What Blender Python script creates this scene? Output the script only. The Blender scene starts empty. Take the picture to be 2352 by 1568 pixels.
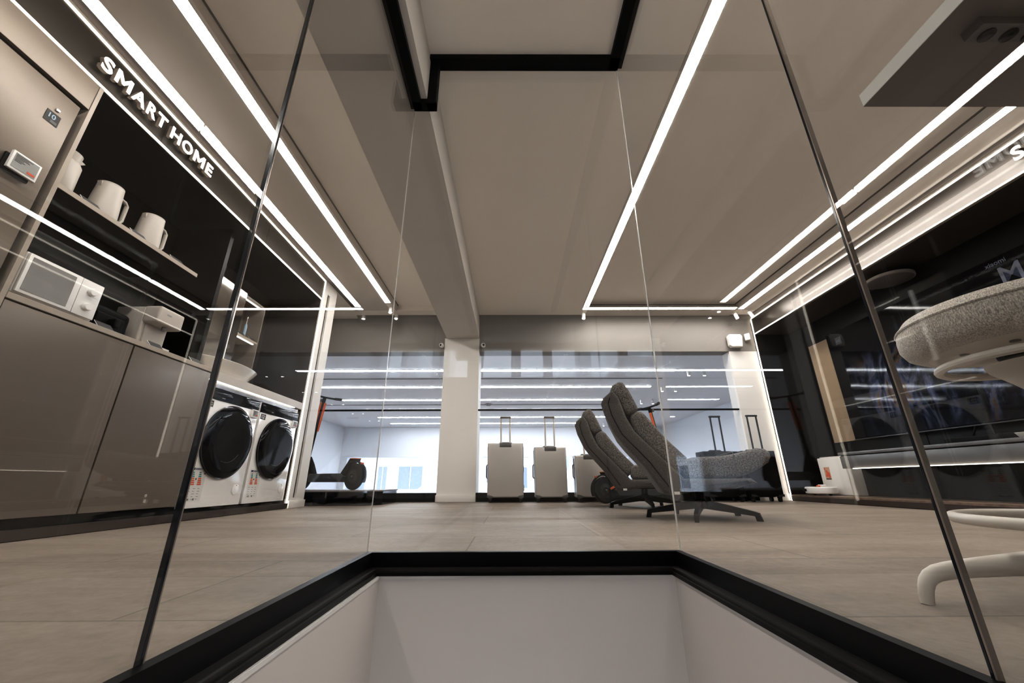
import bpy, bmesh, random
from math import *
from mathutils import Vector, Matrix
random.seed(7)
S = bpy.context.scene
COL = S.collection

# ------------------------------------------------------------------ materials
MATS = {}
def nmat(name):
    m = bpy.data.materials.new(name); m.use_nodes = True
    nt = m.node_tree; b = nt.nodes['Principled BSDF']; return m, nt, b
def noise(nt, scale, detail=3, coord='Object', stretch=None, rough=.5):
    tc = nt.nodes.new('ShaderNodeTexCoord'); n = nt.nodes.new('ShaderNodeTexNoise')
    n.inputs['Scale'].default_value = scale; n.inputs['Detail'].default_value = detail
    n.inputs['Roughness'].default_value = rough
    src = tc.outputs[coord]
    if stretch:
        mp = nt.nodes.new('ShaderNodeMapping'); mp.inputs['Scale'].default_value = stretch
        nt.links.new(src, mp.inputs['Vector']); src = mp.outputs['Vector']
    nt.links.new(src, n.inputs['Vector']); return n
def ramp(nt, fac, stops):
    r = nt.nodes.new('ShaderNodeValToRGB'); e = r.color_ramp.elements
    e[0].position, e[0].color = stops[0][0], (*stops[0][1], 1)
    e[1].position, e[1].color = stops[-1][0], (*stops[-1][1], 1)
    for p, c in stops[1:-1]:
        k = e.new(p); k.color = (*c, 1)
    nt.links.new(fac, r.inputs[0]); return r
def M(name, col, rough=.5, metal=0, var=.06, scale=6, bump=0, bscale=80, coat=0, spec=.5, emit=0):
    if name in MATS: return MATS[name]
    m, nt, b = nmat(name)
    n = noise(nt, scale)
    r = ramp(nt, n.outputs['Fac'], [(.3, tuple(c*(1-var) for c in col)), (.7, tuple(min(1, c*(1+var)) for c in col))])
    nt.links.new(r.outputs[0], b.inputs['Base Color'])
    b.inputs['Roughness'].default_value = rough; b.inputs['Metallic'].default_value = metal
    b.inputs['Coat Weight'].default_value = coat; b.inputs['Specular IOR Level'].default_value = spec
    if bump:
        n2 = noise(nt, bscale, 4); bp = nt.nodes.new('ShaderNodeBump')
        bp.inputs['Strength'].default_value = bump; bp.inputs['Distance'].default_value = .01
        nt.links.new(n2.outputs['Fac'], bp.inputs['Height']); nt.links.new(bp.outputs[0], b.inputs['Normal'])
    if emit:
        b.inputs['Emission Color'].default_value = (*col, 1); b.inputs['Emission Strength'].default_value = emit
    MATS[name] = m; return m
def EM(name, col, st):
    if name in MATS: return MATS[name]
    m = bpy.data.materials.new(name); m.use_nodes = True; nt = m.node_tree; nt.nodes.clear()
    e = nt.nodes.new('ShaderNodeEmission'); o = nt.nodes.new('ShaderNodeOutputMaterial')
    e.inputs[0].default_value = (*col, 1); e.inputs[1].default_value = st
    nt.links.new(e.outputs[0], o.inputs[0]); MATS[name] = m; return m
def GLASS(name, tint=(.97, .98, .98), f0=.036, power=5.6):
    m = bpy.data.materials.new(name); m.use_nodes = True; nt = m.node_tree; nt.nodes.clear()
    o = nt.nodes.new('ShaderNodeOutputMaterial'); mx = nt.nodes.new('ShaderNodeMixShader')
    t = nt.nodes.new('ShaderNodeBsdfTransparent'); t.inputs[0].default_value = (*tint, 1)
    g = nt.nodes.new('ShaderNodeBsdfGlossy'); g.inputs['Roughness'].default_value = .0
    lw = nt.nodes.new('ShaderNodeLayerWeight'); lw.inputs[0].default_value = .5
    p = nt.nodes.new('ShaderNodeMath'); p.operation = 'POWER'; p.inputs[1].default_value = power
    a = nt.nodes.new('ShaderNodeMath'); a.operation = 'MULTIPLY_ADD'; a.inputs[1].default_value = 1-f0; a.inputs[2].default_value = f0
    nt.links.new(lw.outputs['Facing'], p.inputs[0]); nt.links.new(p.outputs[0], a.inputs[0])
    nt.links.new(a.outputs[0], mx.inputs[0]); nt.links.new(t.outputs[0], mx.inputs[1]); nt.links.new(g.outputs[0], mx.inputs[2])
    nt.links.new(mx.outputs[0], o.inputs[0]); return m

def floor_mat():
    m, nt, b = nmat('stone tile floor')
    tc = nt.nodes.new('ShaderNodeTexCoord')
    mp = nt.nodes.new('ShaderNodeMapping'); mp.inputs['Location'].default_value = (.17, .31, 0)
    br = nt.nodes.new('ShaderNodeTexBrick'); br.offset = .5; br.squash = 1
    br.inputs['Scale'].default_value = 1; br.inputs['Mortar Size'].default_value = .004
    br.inputs['Mortar Smooth'].default_value = .3
    br.inputs['Brick Width'].default_value = 1.2; br.inputs['Row Height'].default_value = .6
    br.inputs['Color1'].default_value = (1, 1, 1, 1); br.inputs['Color2'].default_value = (.86, .86, .86, 1); br.inputs['Mortar'].default_value = (.62, .62, .62, 1)
    nt.links.new(tc.outputs['Object'], mp.inputs[0]); nt.links.new(mp.outputs[0], br.inputs['Vector'])
    n = noise(nt, 1.0, 8, stretch=(1.1, 2.9, 1), rough=.66)
    r = ramp(nt, n.outputs['Fac'], [(.28, (.185, .150, .122)), (.5, (.250, .209, .174)), (.74, (.330, .283, .240))])
    n2 = noise(nt, 34, 5, rough=.7)
    r2 = ramp(nt, n2.outputs['Fac'], [(.3, (.84, .83, .82)), (.62, (1.05, 1.04, 1.03))])
    x = nt.nodes.new('ShaderNodeMix'); x.data_type = 'RGBA'; x.blend_type = 'MULTIPLY'; x.inputs[0].default_value = 1
    y = nt.nodes.new('ShaderNodeMix'); y.data_type = 'RGBA'; y.blend_type = 'MULTIPLY'; y.inputs[0].default_value = 1
    nt.links.new(r.outputs[0], x.inputs[6]); nt.links.new(br.outputs['Color'], x.inputs[7])
    nt.links.new(x.outputs[2], y.inputs[6]); nt.links.new(r2.outputs[0], y.inputs[7])
    nt.links.new(y.outputs[2], b.inputs['Base Color'])
    b.inputs['Roughness'].default_value = .6; b.inputs['Specular IOR Level'].default_value = .3
    bp = nt.nodes.new('ShaderNodeBump'); bp.inputs['Strength'].default_value = .12; bp.inputs['Distance'].default_value = .004
    nt.links.new(n2.outputs['Fac'], bp.inputs['Height']); nt.links.new(bp.outputs[0], b.inputs['Normal'])
    return m
def fabric_mat(name, c1, c2, scale=260, bump=.5, streak=(1, 1, 1)):
    m, nt, b = nmat(name)
    n = noise(nt, scale, 3, stretch=streak, rough=.7)
    r = ramp(nt, n.outputs['Fac'], [(.36, c1), (.64, c2)])
    nt.links.new(r.outputs[0], b.inputs['Base Color']); b.inputs['Roughness'].default_value = .95
    b.inputs['Specular IOR Level'].default_value = .1; b.inputs['Sheen Weight'].default_value = .25
    bp = nt.nodes.new('ShaderNodeBump'); bp.inputs['Strength'].default_value = bump; bp.inputs['Distance'].default_value = .006
    nt.links.new(n.outputs['Fac'], bp.inputs['Height']); nt.links.new(bp.outputs[0], b.inputs['Normal'])
    return m
def tv_mat():
    m, nt, b = nmat('television picture')
    n = noise(nt, 2.2, 7, stretch=(1, 1.6, .7), rough=.65); n.inputs['Distortion'].default_value = 1.4
    r = ramp(nt, n.outputs['Fac'], [(.46, (0, 0, 0)), (.52, (.012, .016, .03)), (.57, (.05, .055, .09)), (.62, (.075, .045, .02)), (.68, (.005, .005, .008))])
    g = nt.nodes.new('ShaderNodeTexCoord'); sp = nt.nodes.new('ShaderNodeSeparateXYZ'); nt.links.new(g.outputs['Generated'], sp.inputs[0])
    rr = ramp(nt, sp.outputs['Z'], [(.0, (.2, .2, .2)), (.3, (1, 1, 1)), (.62, (.5, .5, .5)), (.72, (0, 0, 0))])
    ry = ramp(nt, sp.outputs['Y'], [(.78, (1, 1, 1)), (.93, (0, 0, 0))])
    x = nt.nodes.new('ShaderNodeMix'); x.data_type = 'RGBA'; x.blend_type = 'MULTIPLY'; x.inputs[0].default_value = 1
    z = nt.nodes.new('ShaderNodeMix'); z.data_type = 'RGBA'; z.blend_type = 'MULTIPLY'; z.inputs[0].default_value = 1
    nt.links.new(r.outputs[0], x.inputs[6]); nt.links.new(rr.outputs[0], x.inputs[7])
    nt.links.new(x.outputs[2], z.inputs[6]); nt.links.new(ry.outputs[0], z.inputs[7])
    b.inputs['Base Color'].default_value = (.003, .003, .004, 1); b.inputs['Roughness'].default_value = .05; b.inputs['Specular IOR Level'].default_value = .12
    nt.links.new(z.outputs[2], b.inputs['Emission Color']); b.inputs['Emission Strength'].default_value = 1.0
    nw = noise(nt, 2.5, 1); bp = nt.nodes.new('ShaderNodeBump'); bp.inputs['Strength'].default_value = .05; bp.inputs['Distance'].default_value = .02
    nt.links.new(nw.outputs['Fac'], bp.inputs['Height']); nt.links.new(bp.outputs[0], b.inputs['Normal'])
    return m

W_WALL = M('white wall paint', (.66, .62, .57), .7, var=.02, scale=2)
W_BACK = M('white column paint', (.78, .75, .71), .6, var=.015, scale=2)
CEIL = M('grey ceiling paint', (.90, .845, .775), .8, var=.015, scale=1)
CEIL_L = M('light ceiling trim paint', (.60, .55, .50), .7, var=.015, scale=1)
CEIL_D = M('painted gap shade', (.12, .1, .09), .8)
BLACK = M('satin black steel', (.003, .0028, .003), .4, spec=.12)
BLACKM = M('matt black', (.003, .0028, .0028), .6, spec=.12)
CHAN = M('dark channel lining', (.022, .018, .016), .35, .3)
WELL = M('stairwell white paint', (.58, .545, .52), .6, var=.015, scale=2)
FLOOR = floor_mat()
PG = GLASS('clear glass pane')
BG = GLASS('shop glazing', (.96, .97, .985), .0008, 9)
EDGE_D = M('dark glass edge', (.006, .008, .014), .15)
EDGE_L = M('polished glass edge', (.30, .25, .21), .2, .3)
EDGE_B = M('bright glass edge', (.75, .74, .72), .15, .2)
BRONZE = M('dark bronze panel', (.052, .042, .033), .32, .35, var=.08, scale=2)
BRONZE_D = M('dark niche lining', (.0045, .0036, .003), .35, 0, var=.15, spec=.2)
NICHE_G = M('taupe niche panel', (.05, .041, .034), .4, .1)
DOORM = M('taupe lacquer', (.165, .134, .106), .22, .15, var=.05, scale=1.2)
PLINTH = M('bronze plinth', (.055, .04, .032), .3, .3)
TOPM = M('beige worktop', (.36, .31, .26), .45)
STEEL = M('champagne steel', (.15, .122, .095), .36, .35, var=.05, scale=3)
WHITE_P = M('white plastic', (.78, .76, .73), .35, var=.015)
CREAM = M('cream enamel', (.46, .42, .375), .45, var=.02)
WHITE_G = M('white gloss enamel', (.90, .88, .86), .15, var=.01, coat=.6)
BLK_G = M('black gloss glass', (.002, .002, .003), .06, var=.0, spec=.12)
CERAM = M('white ceramic', (.74, .71, .66), .12, var=.01, coat=.5)
GREYLAC = M('blue grey lacquer', (.125, .12, .115), .28, .1)
WOODL = M('brown wood ledge', (.17, .115, .08), .45, var=.3, scale=20)
TAN = M('tan wall board', (.28, .21, .14), .6, var=.05)
ALU = M('silver aluminium shell', (.52, .49, .455), .38, .3, var=.03)
ALU_D = M('dark aluminium', (.16, .15, .14), .35, .7)
RUBBER = M('black rubber', (.008, .008, .008), .7)
GREY_P = M('grey plastic', (.18, .17, .16), .5)
ORANGE = M('orange plastic', (.62, .13, .03), .5)
ORANGE_D = M('orange red print', (.62, .10, .03), .6)
NAVY = M('navy print', (.02, .04, .12), .6)
PAPER = M('printed paper', (.68, .66, .63), .6)
PRINT = M('dark print', (.03, .03, .03), .6)
PRINTG = M('grey screen', (.30, .30, .29), .4)
TEAL = M('teal print', (.05, .25, .25), .6)
BLUEP = M('pale blue plastic', (.30, .42, .52), .4)
FAB = fabric_mat('grey wool upholstery', (.036, .031, .028), (.13, .114, .101), 170, .6)
FAB2 = fabric_mat('grey tweed cushion', (.03, .026, .023), (.26, .235, .21), 120, 1.0)
BOUCLE = fabric_mat('beige grey woven seat fabric', (.30, .265, .23), (.80, .74, .67), 260, .25, (1.5, 1.5, .6))
STOOLW = M('warm white coated metal', (.62, .57, .51), .4, var=.02)
LIGHT = EM('ceiling tube light', (1, .945, .90), 36)
LED = EM('thin strip light', (1, .90, .78), 4.5)
LEDC = EM('cove light', (1, .93, .84), 2.4)
LEDS = EM('niche strip light', (1, .93, .84), 2.8)
SIGNE = EM('lit sign face', (1, .96, .92), 3.2)
FARL = EM('hall strip light', (.96, .975, 1), 42)
SPOTE = EM('spot lamp', (1, .96, .9), 14)

# ------------------------------------------------------------------ mesh helper
class MB:
    def __init__(s): s.b = bmesh.new()
    def box(s, x0, y0, z0, x1, y1, z1, bev=0, seg=2):
        vs = [s.b.verts.new(v) for v in ((x0,y0,z0),(x1,y0,z0),(x1,y1,z0),(x0,y1,z0),(x0,y0,z1),(x1,y0,z1),(x1,y1,z1),(x0,y1,z1))]
        fs = [s.b.faces.new([vs[i] for i in f]) for f in ((3,2,1,0),(4,5,6,7),(0,1,5,4),(1,2,6,5),(2,3,7,6),(3,0,4,7))]
        if bev:
            es = {e for f in fs for e in f.edges}
            bmesh.ops.bevel(s.b, geom=list(es), offset=bev, segments=seg, profile=.6, affect='EDGES')
        return s
    def obox(s, c, u, v, w, a, b, c2, bev=0):
        """box centred at c with half axes a*u, b*v, c2*w"""
        c, u, v, w = Vector(c), Vector(u).normalized(), Vector(v).normalized(), Vector(w).normalized()
        vs = []
        for sz in (-1, 1):
            for sx, sy in ((-1,-1),(1,-1),(1,1),(-1,1)):
                vs.append(s.b.verts.new(c+u*a*sx+v*b*sy+w*c2*sz))
        fs = [s.b.faces.new([vs[i] for i in f]) for f in ((3,2,1,0),(4,5,6,7),(0,1,5,4),(1,2,6,5),(2,3,7,6),(3,0,4,7))]
        if bev: bmesh.ops.bevel(s.b, geom=list({e for f in fs for e in f.edges}), offset=bev, segments=2, profile=.6, affect='EDGES')
        return s
    def prism(s, poly, ax, lo, hi, bev=0, seg=3):
        def P(a, b, c): return {0: (c, a, b), 1: (a, c, b), 2: (a, b, c)}[ax]
        A = [s.b.verts.new(P(a, b, lo)) for a, b in poly]; B = [s.b.verts.new(P(a, b, hi)) for a, b in poly]
        n = len(poly); fa = s.b.faces.new(A); fb = s.b.faces.new(B[::-1]); fs = [fa, fb]
        for i in range(n): fs.append(s.b.faces.new((A[i], B[i], B[(i+1) % n], A[(i+1) % n])))
        bmesh.ops.recalc_face_normals(s.b, faces=fs)
        if bev: bmesh.ops.bevel(s.b, geom=list(set(fa.edges) | set(fb.edges)), offset=bev, segments=seg, profile=.5, affect='EDGES')
        return s
    def ring(s, c, u, v, r, n):
        c, u, v = Vector(c), Vector(u), Vector(v)
        return [s.b.verts.new(c+u*(r*cos(2*pi*i/n))+v*(r*sin(2*pi*i/n))) for i in range(n)]
    def lathe(s, prof, c=(0,0,0), axis=(0,0,1), n=32, su=1, sv=1):
        """prof: (radius, height) along axis"""
        ax = Vector(axis).normalized(); u = ax.orthogonal().normalized()
        if abs(ax.z) > .99: u = Vector((1,0,0))
        v = ax.cross(u); c = Vector(c); rs = []
        for r, h in prof:
            rs.append(s.ring(c+ax*h, u*su, v*sv, max(r, 1e-4), n))
        fs = []
        for a, b in zip(rs, rs[1:]):
            for i in range(n): fs.append(s.b.faces.new((a[i], a[(i+1) % n], b[(i+1) % n], b[i])))
        fs.append(s.b.faces.new(rs[0][::-1])); fs.append(s.b.faces.new(rs[-1]))
        bmesh.ops.recalc_face_normals(s.b, faces=fs); return s
    def cyl(s, c, r, h, axis=(0,0,1), n=24, r2=None):
        return s.lathe([(r, 0), (r if r2 is None else r2, h)], c, axis, n)
    def tube(s, pts, r, n=10, closed=False, sq=(1,1), taper=None):
        pts = [Vector(p) for p in pts]; rs = []; N = len(pts); up = None
        for i, p in enumerate(pts):
            if closed: d = (pts[(i+1) % N]-pts[i-1])
            else: d = pts[min(i+1, N-1)]-pts[max(i-1, 0)]
            d.normalize()
            if up is None: up = d.orthogonal().normalized() if abs(d.z) > .9 else Vector((0,0,1))
            v = d.cross(up).normalized(); w = v.cross(d).normalized(); up = w
            k = 1 if taper is None else taper[i]
            rs.append(s.ring(p, v*sq[0], w*sq[1], r*k, n))
        fs = []
        prs = list(zip(rs, rs[1:]))+([(rs[-1], rs[0])] if closed else [])
        for a, b in prs:
            for i in range(n): fs.append(s.b.faces.new((a[i], a[(i+1) % n], b[(i+1) % n], b[i])))
        if not closed: fs.append(s.b.faces.new(rs[0][::-1])); fs.append(s.b.faces.new(rs[-1]))
        bmesh.ops.recalc_face_normals(s.b, faces=fs); return s
    def mesh(s, name, mat, ang=35, shift=None):
        if shift is not None: bmesh.ops.translate(s.b, verts=s.b.verts, vec=-Vector(shift))
        me = bpy.data.meshes.new(name); s.b.to_mesh(me); s.b.free()
        for p in me.polygons: p.use_smooth = True
        me.set_sharp_from_angle(angle=radians(ang)); me.materials.append(mat); return me
def place(name, me, parent=None):
    o = bpy.data.objects.new(name, me); COL.objects.link(o)
    if parent is not None: o.parent = parent
    return o
def thing(name, label, cat, loc=(0,0,0), rz=0, group=None):
    o = bpy.data.objects.new(name, None); COL.objects.link(o); o.location = loc; o.rotation_euler = (0,0,rz)
    o.empty_display_size = .05; o['label'] = label; o['category'] = cat
    if group: o['group'] = group
    return o
def P(name, mb, mat, parent, world=False, label=None, ang=35):
    """a part; world=True when its vertices were given in world space (root unrotated)"""
    sh = None
    if world:
        r = parent
        while r.parent: r = r.parent
        sh = r.location
    o = place(name, mb.mesh(name, mat, ang, sh), parent)
    if label: o['label'] = label
    return o
def T1(name, mb, mat, label, cat, group=None, ang=35):
    """one-mesh thing, verts in world space; origin moved to the base centre"""
    vs = [v.co for v in mb.b.verts]
    c = Vector(((min(v.x for v in vs)+max(v.x for v in vs))/2, (min(v.y for v in vs)+max(v.y for v in vs))/2, min(v.z for v in vs)))
    o = place(name, mb.mesh(name, mat, ang, c)); o.location = c; o['label'] = label; o['category'] = cat
    if group: o['group'] = group
    return o
def ST(name, mb, mat, kind='structure'):
    o = place(name, mb.mesh(name, mat, 30)); o['kind'] = kind; return o
def copy_tree(o, loc=None, rz=None, label=None, group=None, parent=None):
    c = o.copy(); COL.objects.link(c)
    if parent is not None: c.parent = parent
    if loc is not None: c.location = loc
    if rz is not None: c.rotation_euler = (0,0,rz)
    if label: c['label'] = label
    if group: c['group'] = group
    for ch in list(o.children): copy_tree(ch, parent=c)
    return c
def text_mb(txt, size, ext, off=0, spacing=1.0):
    if txt == 'M':     # heavy upright M drawn as an outline
        k = size*.73; e = off
        pts = [(0,0),(0,1),(.20,1),(.50,.50),(.80,1),(1,1),(1,0),(.80,0),(.80,.62),(.57,.22),(.43,.22),(.20,.62),(.20,0)]
        return MB().prism([(x*k*1.0, y*k) for x, y in pts], 2, -ext, ext)
    cu = bpy.data.curves.new('t', 'FONT'); cu.body = txt; cu.size = size; cu.extrude = ext; cu.offset = off; cu.space_character = spacing
    cu.resolution_u = 4
    ob = bpy.data.objects.new('t', cu); COL.objects.link(ob)
    dg = bpy.context.evaluated_depsgraph_get(); me = bpy.data.meshes.new_from_object(ob.evaluated_get(dg))
    mb = MB(); mb.b.from_mesh(me); bpy.data.meshes.remove(me); bpy.data.objects.remove(ob); bpy.data.curves.remove(cu)
    return mb
def xf(mb, mat4): bmesh.ops.transform(mb.b, matrix=mat4, verts=mb.b.verts); return mb
def facing(origin, side):
    """text plane -> world: side 'L' faces +x (reads +y), 'R' faces -x (reads -y), 'B' faces -y (reads +x)"""
    X, Y, N = {'L': ((0,1,0),(0,0,1),(1,0,0)), 'R': ((0,-1,0),(0,0,1),(-1,0,0)), 'B': ((1,0,0),(0,0,1),(0,-1,0))}[side]
    m = Matrix.Identity(4)
    for i in range(3): m[i][0], m[i][1], m[i][2], m[i][3] = X[i], Y[i], N[i], origin[i]
    return m

XL, XR, YB = -2.26, 3.67, 5.55       # left cabinet front, right cabinet front, back glazing
YREAR = -3.35
AX, BX, DY = -.536, .638, 1.648      # stair opening: left, right, far edge
YO = -1.9                            # near end of the opening
ZC = 2.60

# ------------------------------------------------------------------ room shell
mb = MB()
mb.box(-3.2, DY, -.06, 4.6, 5.5, 0); mb.box(-3.2, YREAR, -.06, AX, DY, 0); mb.box(BX, YREAR, -.06, 4.6, DY, 0); mb.box(AX, YREAR, -.06, BX, YO, 0)
ST('floor', mb, FLOOR)
mb = MB(); mb.box(-3.3, YREAR-.1, 2.68, 4.7, 5.75, 2.76)
# lowered rims (z 2.60 .. 2.68)
mb.box(-3.3, YREAR-.1, ZC, -1.655, 5.75, 2.68); mb.box(-1.655, 5.2, ZC, -.95, 5.75, 2.68)
mb.box(-.463, YREAR-.1, ZC, 1.13, 5.75, 2.68); mb.box(1.13, 5.2, ZC, 4.7, 5.75, 2.68); mb.box(3.31, YREAR-.1, ZC, 4.7, 5.2, 2.68)
ST('ceiling', mb, CEIL)
mb = MB()   # light trims along the lamps and dark strips painted in for the shade of gaps
mb.box(-1.662, YREAR, ZC-.004, -1.640, 5.2, 2.672); mb.box(3.296, YREAR, ZC-.004, 3.312, 5.2, 2.672)
mb.box(1.13, 5.185, ZC-.004, 3.312, 5.2, 2.672); mb.box(1.035, -1.1, ZC-.006, 1.052, 5.1, ZC); mb.box(-2.20, -1.1, ZC-.004, -1.74, 5.2, ZC); mb.box(3.40, -1.1, ZC-.004, 3.60, 5.2, ZC)
mb.box(1.13, 5.2, ZC-.004, 3.312, 5.5, ZC)
ST('trim_1', mb, CEIL_L)
mb = MB(); mb.box(-1.642, YREAR, 2.670, -1.632, 5.2, 2.681); mb.box(3.286, YREAR, 2.670, 3.298, 5.19, 2.681); mb.box(1.14, 5.176, 2.670, 3.29, 5.187, 2.681)
mb.box(XL+.002, YREAR, ZC-.006, XL+.055, 5.2, ZC); mb.box(XR-.07, YREAR, ZC-.006, XR-.002, 5.45, ZC)
ST('trim_2', mb, CEIL_D)
mb = MB(); mb.box(-.95, YREAR, 2.27, -.463, 5.56, 2.70)
ST('trim_3', mb, W_WALL)    # downstand beam
# ---- column at the back with its skirting
mb = MB(); mb.box(-.975, 5.494, 0, -.457, 5.95, 2.272); ST('trim_4', mb, W_BACK)
mb = MB(); mb.box(-.99, 5.47, 0, -.440, 5.52, .085, .003); ST('baseboard_column', mb, W_BACK)
# ---- back wall: lintel, right pilaster
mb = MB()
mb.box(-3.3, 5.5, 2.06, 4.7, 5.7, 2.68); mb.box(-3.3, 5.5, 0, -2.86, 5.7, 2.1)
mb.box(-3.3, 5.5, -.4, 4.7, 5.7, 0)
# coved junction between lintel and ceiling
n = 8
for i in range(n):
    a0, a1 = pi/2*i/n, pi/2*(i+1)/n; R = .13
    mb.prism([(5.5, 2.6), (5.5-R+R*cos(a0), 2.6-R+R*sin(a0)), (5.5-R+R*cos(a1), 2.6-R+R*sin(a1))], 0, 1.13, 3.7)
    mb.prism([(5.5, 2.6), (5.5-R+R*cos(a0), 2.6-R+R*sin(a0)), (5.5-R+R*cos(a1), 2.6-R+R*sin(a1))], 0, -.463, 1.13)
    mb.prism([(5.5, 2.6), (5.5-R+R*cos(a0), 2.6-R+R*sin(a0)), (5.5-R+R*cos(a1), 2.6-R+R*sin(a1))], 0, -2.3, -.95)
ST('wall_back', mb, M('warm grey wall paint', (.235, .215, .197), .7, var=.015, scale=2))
mb = MB(); mb.box(3.26, 5.502, 0, 3.75, 5.7, 2.06); ST('trim_22', mb, W_BACK)
mb = MB(); mb.box(3.255, 5.485, 0, 3.67, 5.5, .085, .003); ST('baseboard_back', mb, W_BACK)
mb = MB(); mb.box(-2.9, 5.47, 0, -.98, 5.6, .11); mb.box(-.455, 5.47, 0, 3.26, 5.6, .11)
mb.box(-2.9, 5.53, 1.195, -.98, 5.57, 1.215); mb.box(-.455, 5.53, 1.195, 3.26, 5.57, 1.215)
ST('trim_5', mb, BLACKM)    # black kick rail and transom of the glazing
for i, (a, b) in enumerate(((-2.86, -.975), (-.457, 3.26))):
    mb = MB(); mb.box(a, 5.545, .1, b, 5.555, 2.07)
    ST(f'window_{i+1}', mb, BG)
# ---- side walls
mb = MB()
mb.box(-3.3, YREAR, 0, -2.92, 5.5, 2.68); mb.box(-2.92, 4.62, 0, -2.86, 5.5, 2.68)
ST('wall_left', mb, W_WALL)
mb = MB(); mb.box(-2.95, YREAR, 2.575, XL-.002, 4.27, 2.62); ST('trim_23', mb, W_WALL)
mb = MB(); mb.box(4.3, YREAR, 0, 4.7, 5.7, 2.68)
ST('wall_right', mb, W_WALL)
mb = MB(); mb.box(XR+.002, YREAR, 2.575, 4.3, 5.5, 2.62); ST('trim_24', mb, W_WALL)
# white jamb at the end of the left run, with a black slot
mb = MB(); mb.box(-2.92, 4.28, 0, XL, 4.365, 2.6); mb.box(-2.92, 4.365, 0, XL-.03, 4.425, 2.6); mb.box(-2.92, 4.425, 0, XL, 4.60, 2.6); mb.box(XL-.04, 4.36, 2.44, XL, 4.43, 2.6); mb.box(XL-.04, 4.36, 0, XL, 4.43, .1)
ST('trim_6', mb, W_BACK)
mb = MB(); mb.box(XL-.029, 4.366, .1, XL-.022, 4.424, 2.44); ST('trim_7', mb, BLACKM)
mb = MB(); mb.box(-2.6, 4.285, 0, XL+.012, 4.615, .072, .003); ST('baseboard_left', mb, W_BACK)
# ---- rear wall with clerestory windows (seen as reflections)
wins = [(-2.24,.62), (-1.6,.5), (-.985,.46), (-.23,.5), (.39,.4), (1.0,.5), (1.70,.52), (2.36,.5), (3.0,.5)]
mb = MB(); z0, z1 = 1.97, 2.50
mb.box(-3.3, YREAR-.12, 0, 4.7, YREAR, z0); mb.box(-3.3, YREAR-.12, z1, 4.7, YREAR, 2.68)
xs = -3.3
for c, w in wins:
    mb.box(xs, YREAR-.12, z0, c-w/2, YREAR, z1); xs = c+w/2
mb.box(xs, YREAR-.12, z0, 4.7, YREAR, z1)
ST('wall_rear', mb, W_WALL)
for i, (c, w) in enumerate(wins):
    mb = MB(); mb.box(c-w/2, YREAR-.07, z0, c+w/2, YREAR-.062, z1); mb.box(c-w/2, YREAR-.075, z0+.2, c+w/2, YREAR-.06, z0+.22)
    ST(f'window_{i+3}', mb, BG)

# ------------------------------------------------------------------ stair opening
mb = MB()
W0, W1, WD = -.470, .592, 1.600
mb.box(-.75, WD, -1.9, .85, WD+.3, -.066); mb.box(W0-.3, YO, -1.9, W0, WD, -.066); mb.box(W1, YO, -1.9, W1+.3, WD, -.066); ST('wall_stairwell', mb, WELL)
mb = MB(); mb.box(-.75, YO-.2, -1.9, .85, YO, -.001); ST('wall_stairwell_rear', mb, BRONZE)  # unseen end wall, darkened to keep its reflection in the glass dim
mb = MB(); mb.box(-.75, YO, -1.95, .85, 1.9, -1.9); ST('floor_lower', mb, FLOOR)
mb = MB()   # black rebate around the opening: upper face, grey ledge, lower lip
def rim(mb, o, i, z0, z1):   # o,i: outward/inward offsets from opening edge (inward positive)
    mb.box(AX+o, YO, z0, AX+i, DY-o, z1); mb.box(BX-i, YO, z0, BX-o, DY-o, z1); mb.box(AX+i, DY-i, z0, BX-i, DY-o, z1)
rim(mb, 0, .022, -.045, .0035); rim(mb, 0, .062, -.066, -.055)
ST('trim_8', mb, BLACK)
mb = MB(); rim(mb, .01, .052, -.055, -.045); ST('trim_9', mb, CHAN)
mb = MB(); mb.box(W0, YO, -.075, W0+.004, WD, -.066); mb.box(W1-.004, YO, -.075, W1, WD, -.066); mb.box(W0, WD-.004, -.075, W1, WD, -.066)
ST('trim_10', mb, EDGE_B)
# ceiling channel: front bar, right bar, drop beside the beam, bar below the beam, left bar
mb = MB()
mb.box(-.463, DY-.07, ZC-.032, BX+.01, DY+.006, ZC); mb.box(BX-.045, YO, ZC-.032, BX+.01, DY, ZC)
mb.box(-.463, DY-.045, 2.24, -.415, DY+.006, ZC-.03); mb.box(AX-.006, DY-.05, 2.24, -.415, DY+.006, 2.27)
mb.box(AX-.006, YO, 2.24, AX+.040, DY, 2.27)
ST('trim_11', mb, BLACKM)
mb = MB(); mb.box(AX-.026, YO, 2.25, AX-.008, DY, 2.27); mb.box(BX+.012, YO, ZC-.02, BX+.035, DY, ZC); ST('trim_12', mb, CHAN)

JL, JR, JN = .687, .6275, -.36
def pane(name, label, boxes, poly=None):
    t = thing(name, label, 'glass panel', boxes[0][:3] if boxes else (0, DY, 0))
    mb = MB()
    for b in boxes: mb.box(*b)
    if poly: mb.prism(poly, 1, DY-.004, DY+.004)
    P('pane', mb, PG, t, True)
    return t
ft = pane('glass_panel', 'clear glass balustrade panel facing the window end, notched around the white beam', [], [(AX+.006, .0), (BX-.006, .0), (BX-.006, 2.575), (-.44, 2.575), (-.44, 2.25), (AX+.006, 2.25)])
g1 = pane('glass_panel', 'left glass stair panel in front of the white washing machines', [(AX-.004, JL+.005, .0, AX+.004, DY-.005, 2.245)])
g2 = pane('glass_panel', 'left glass stair panel in front of the tall fridge and microwave', [(AX-.004, JN, .0, AX+.004, JL-.0035, 2.245)])
g3 = pane('glass_panel', 'right glass stair panel in front of the grey armchairs', [(BX-.004, JR+.0035, .0, BX+.004, DY-.005, 2.575)])
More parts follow.
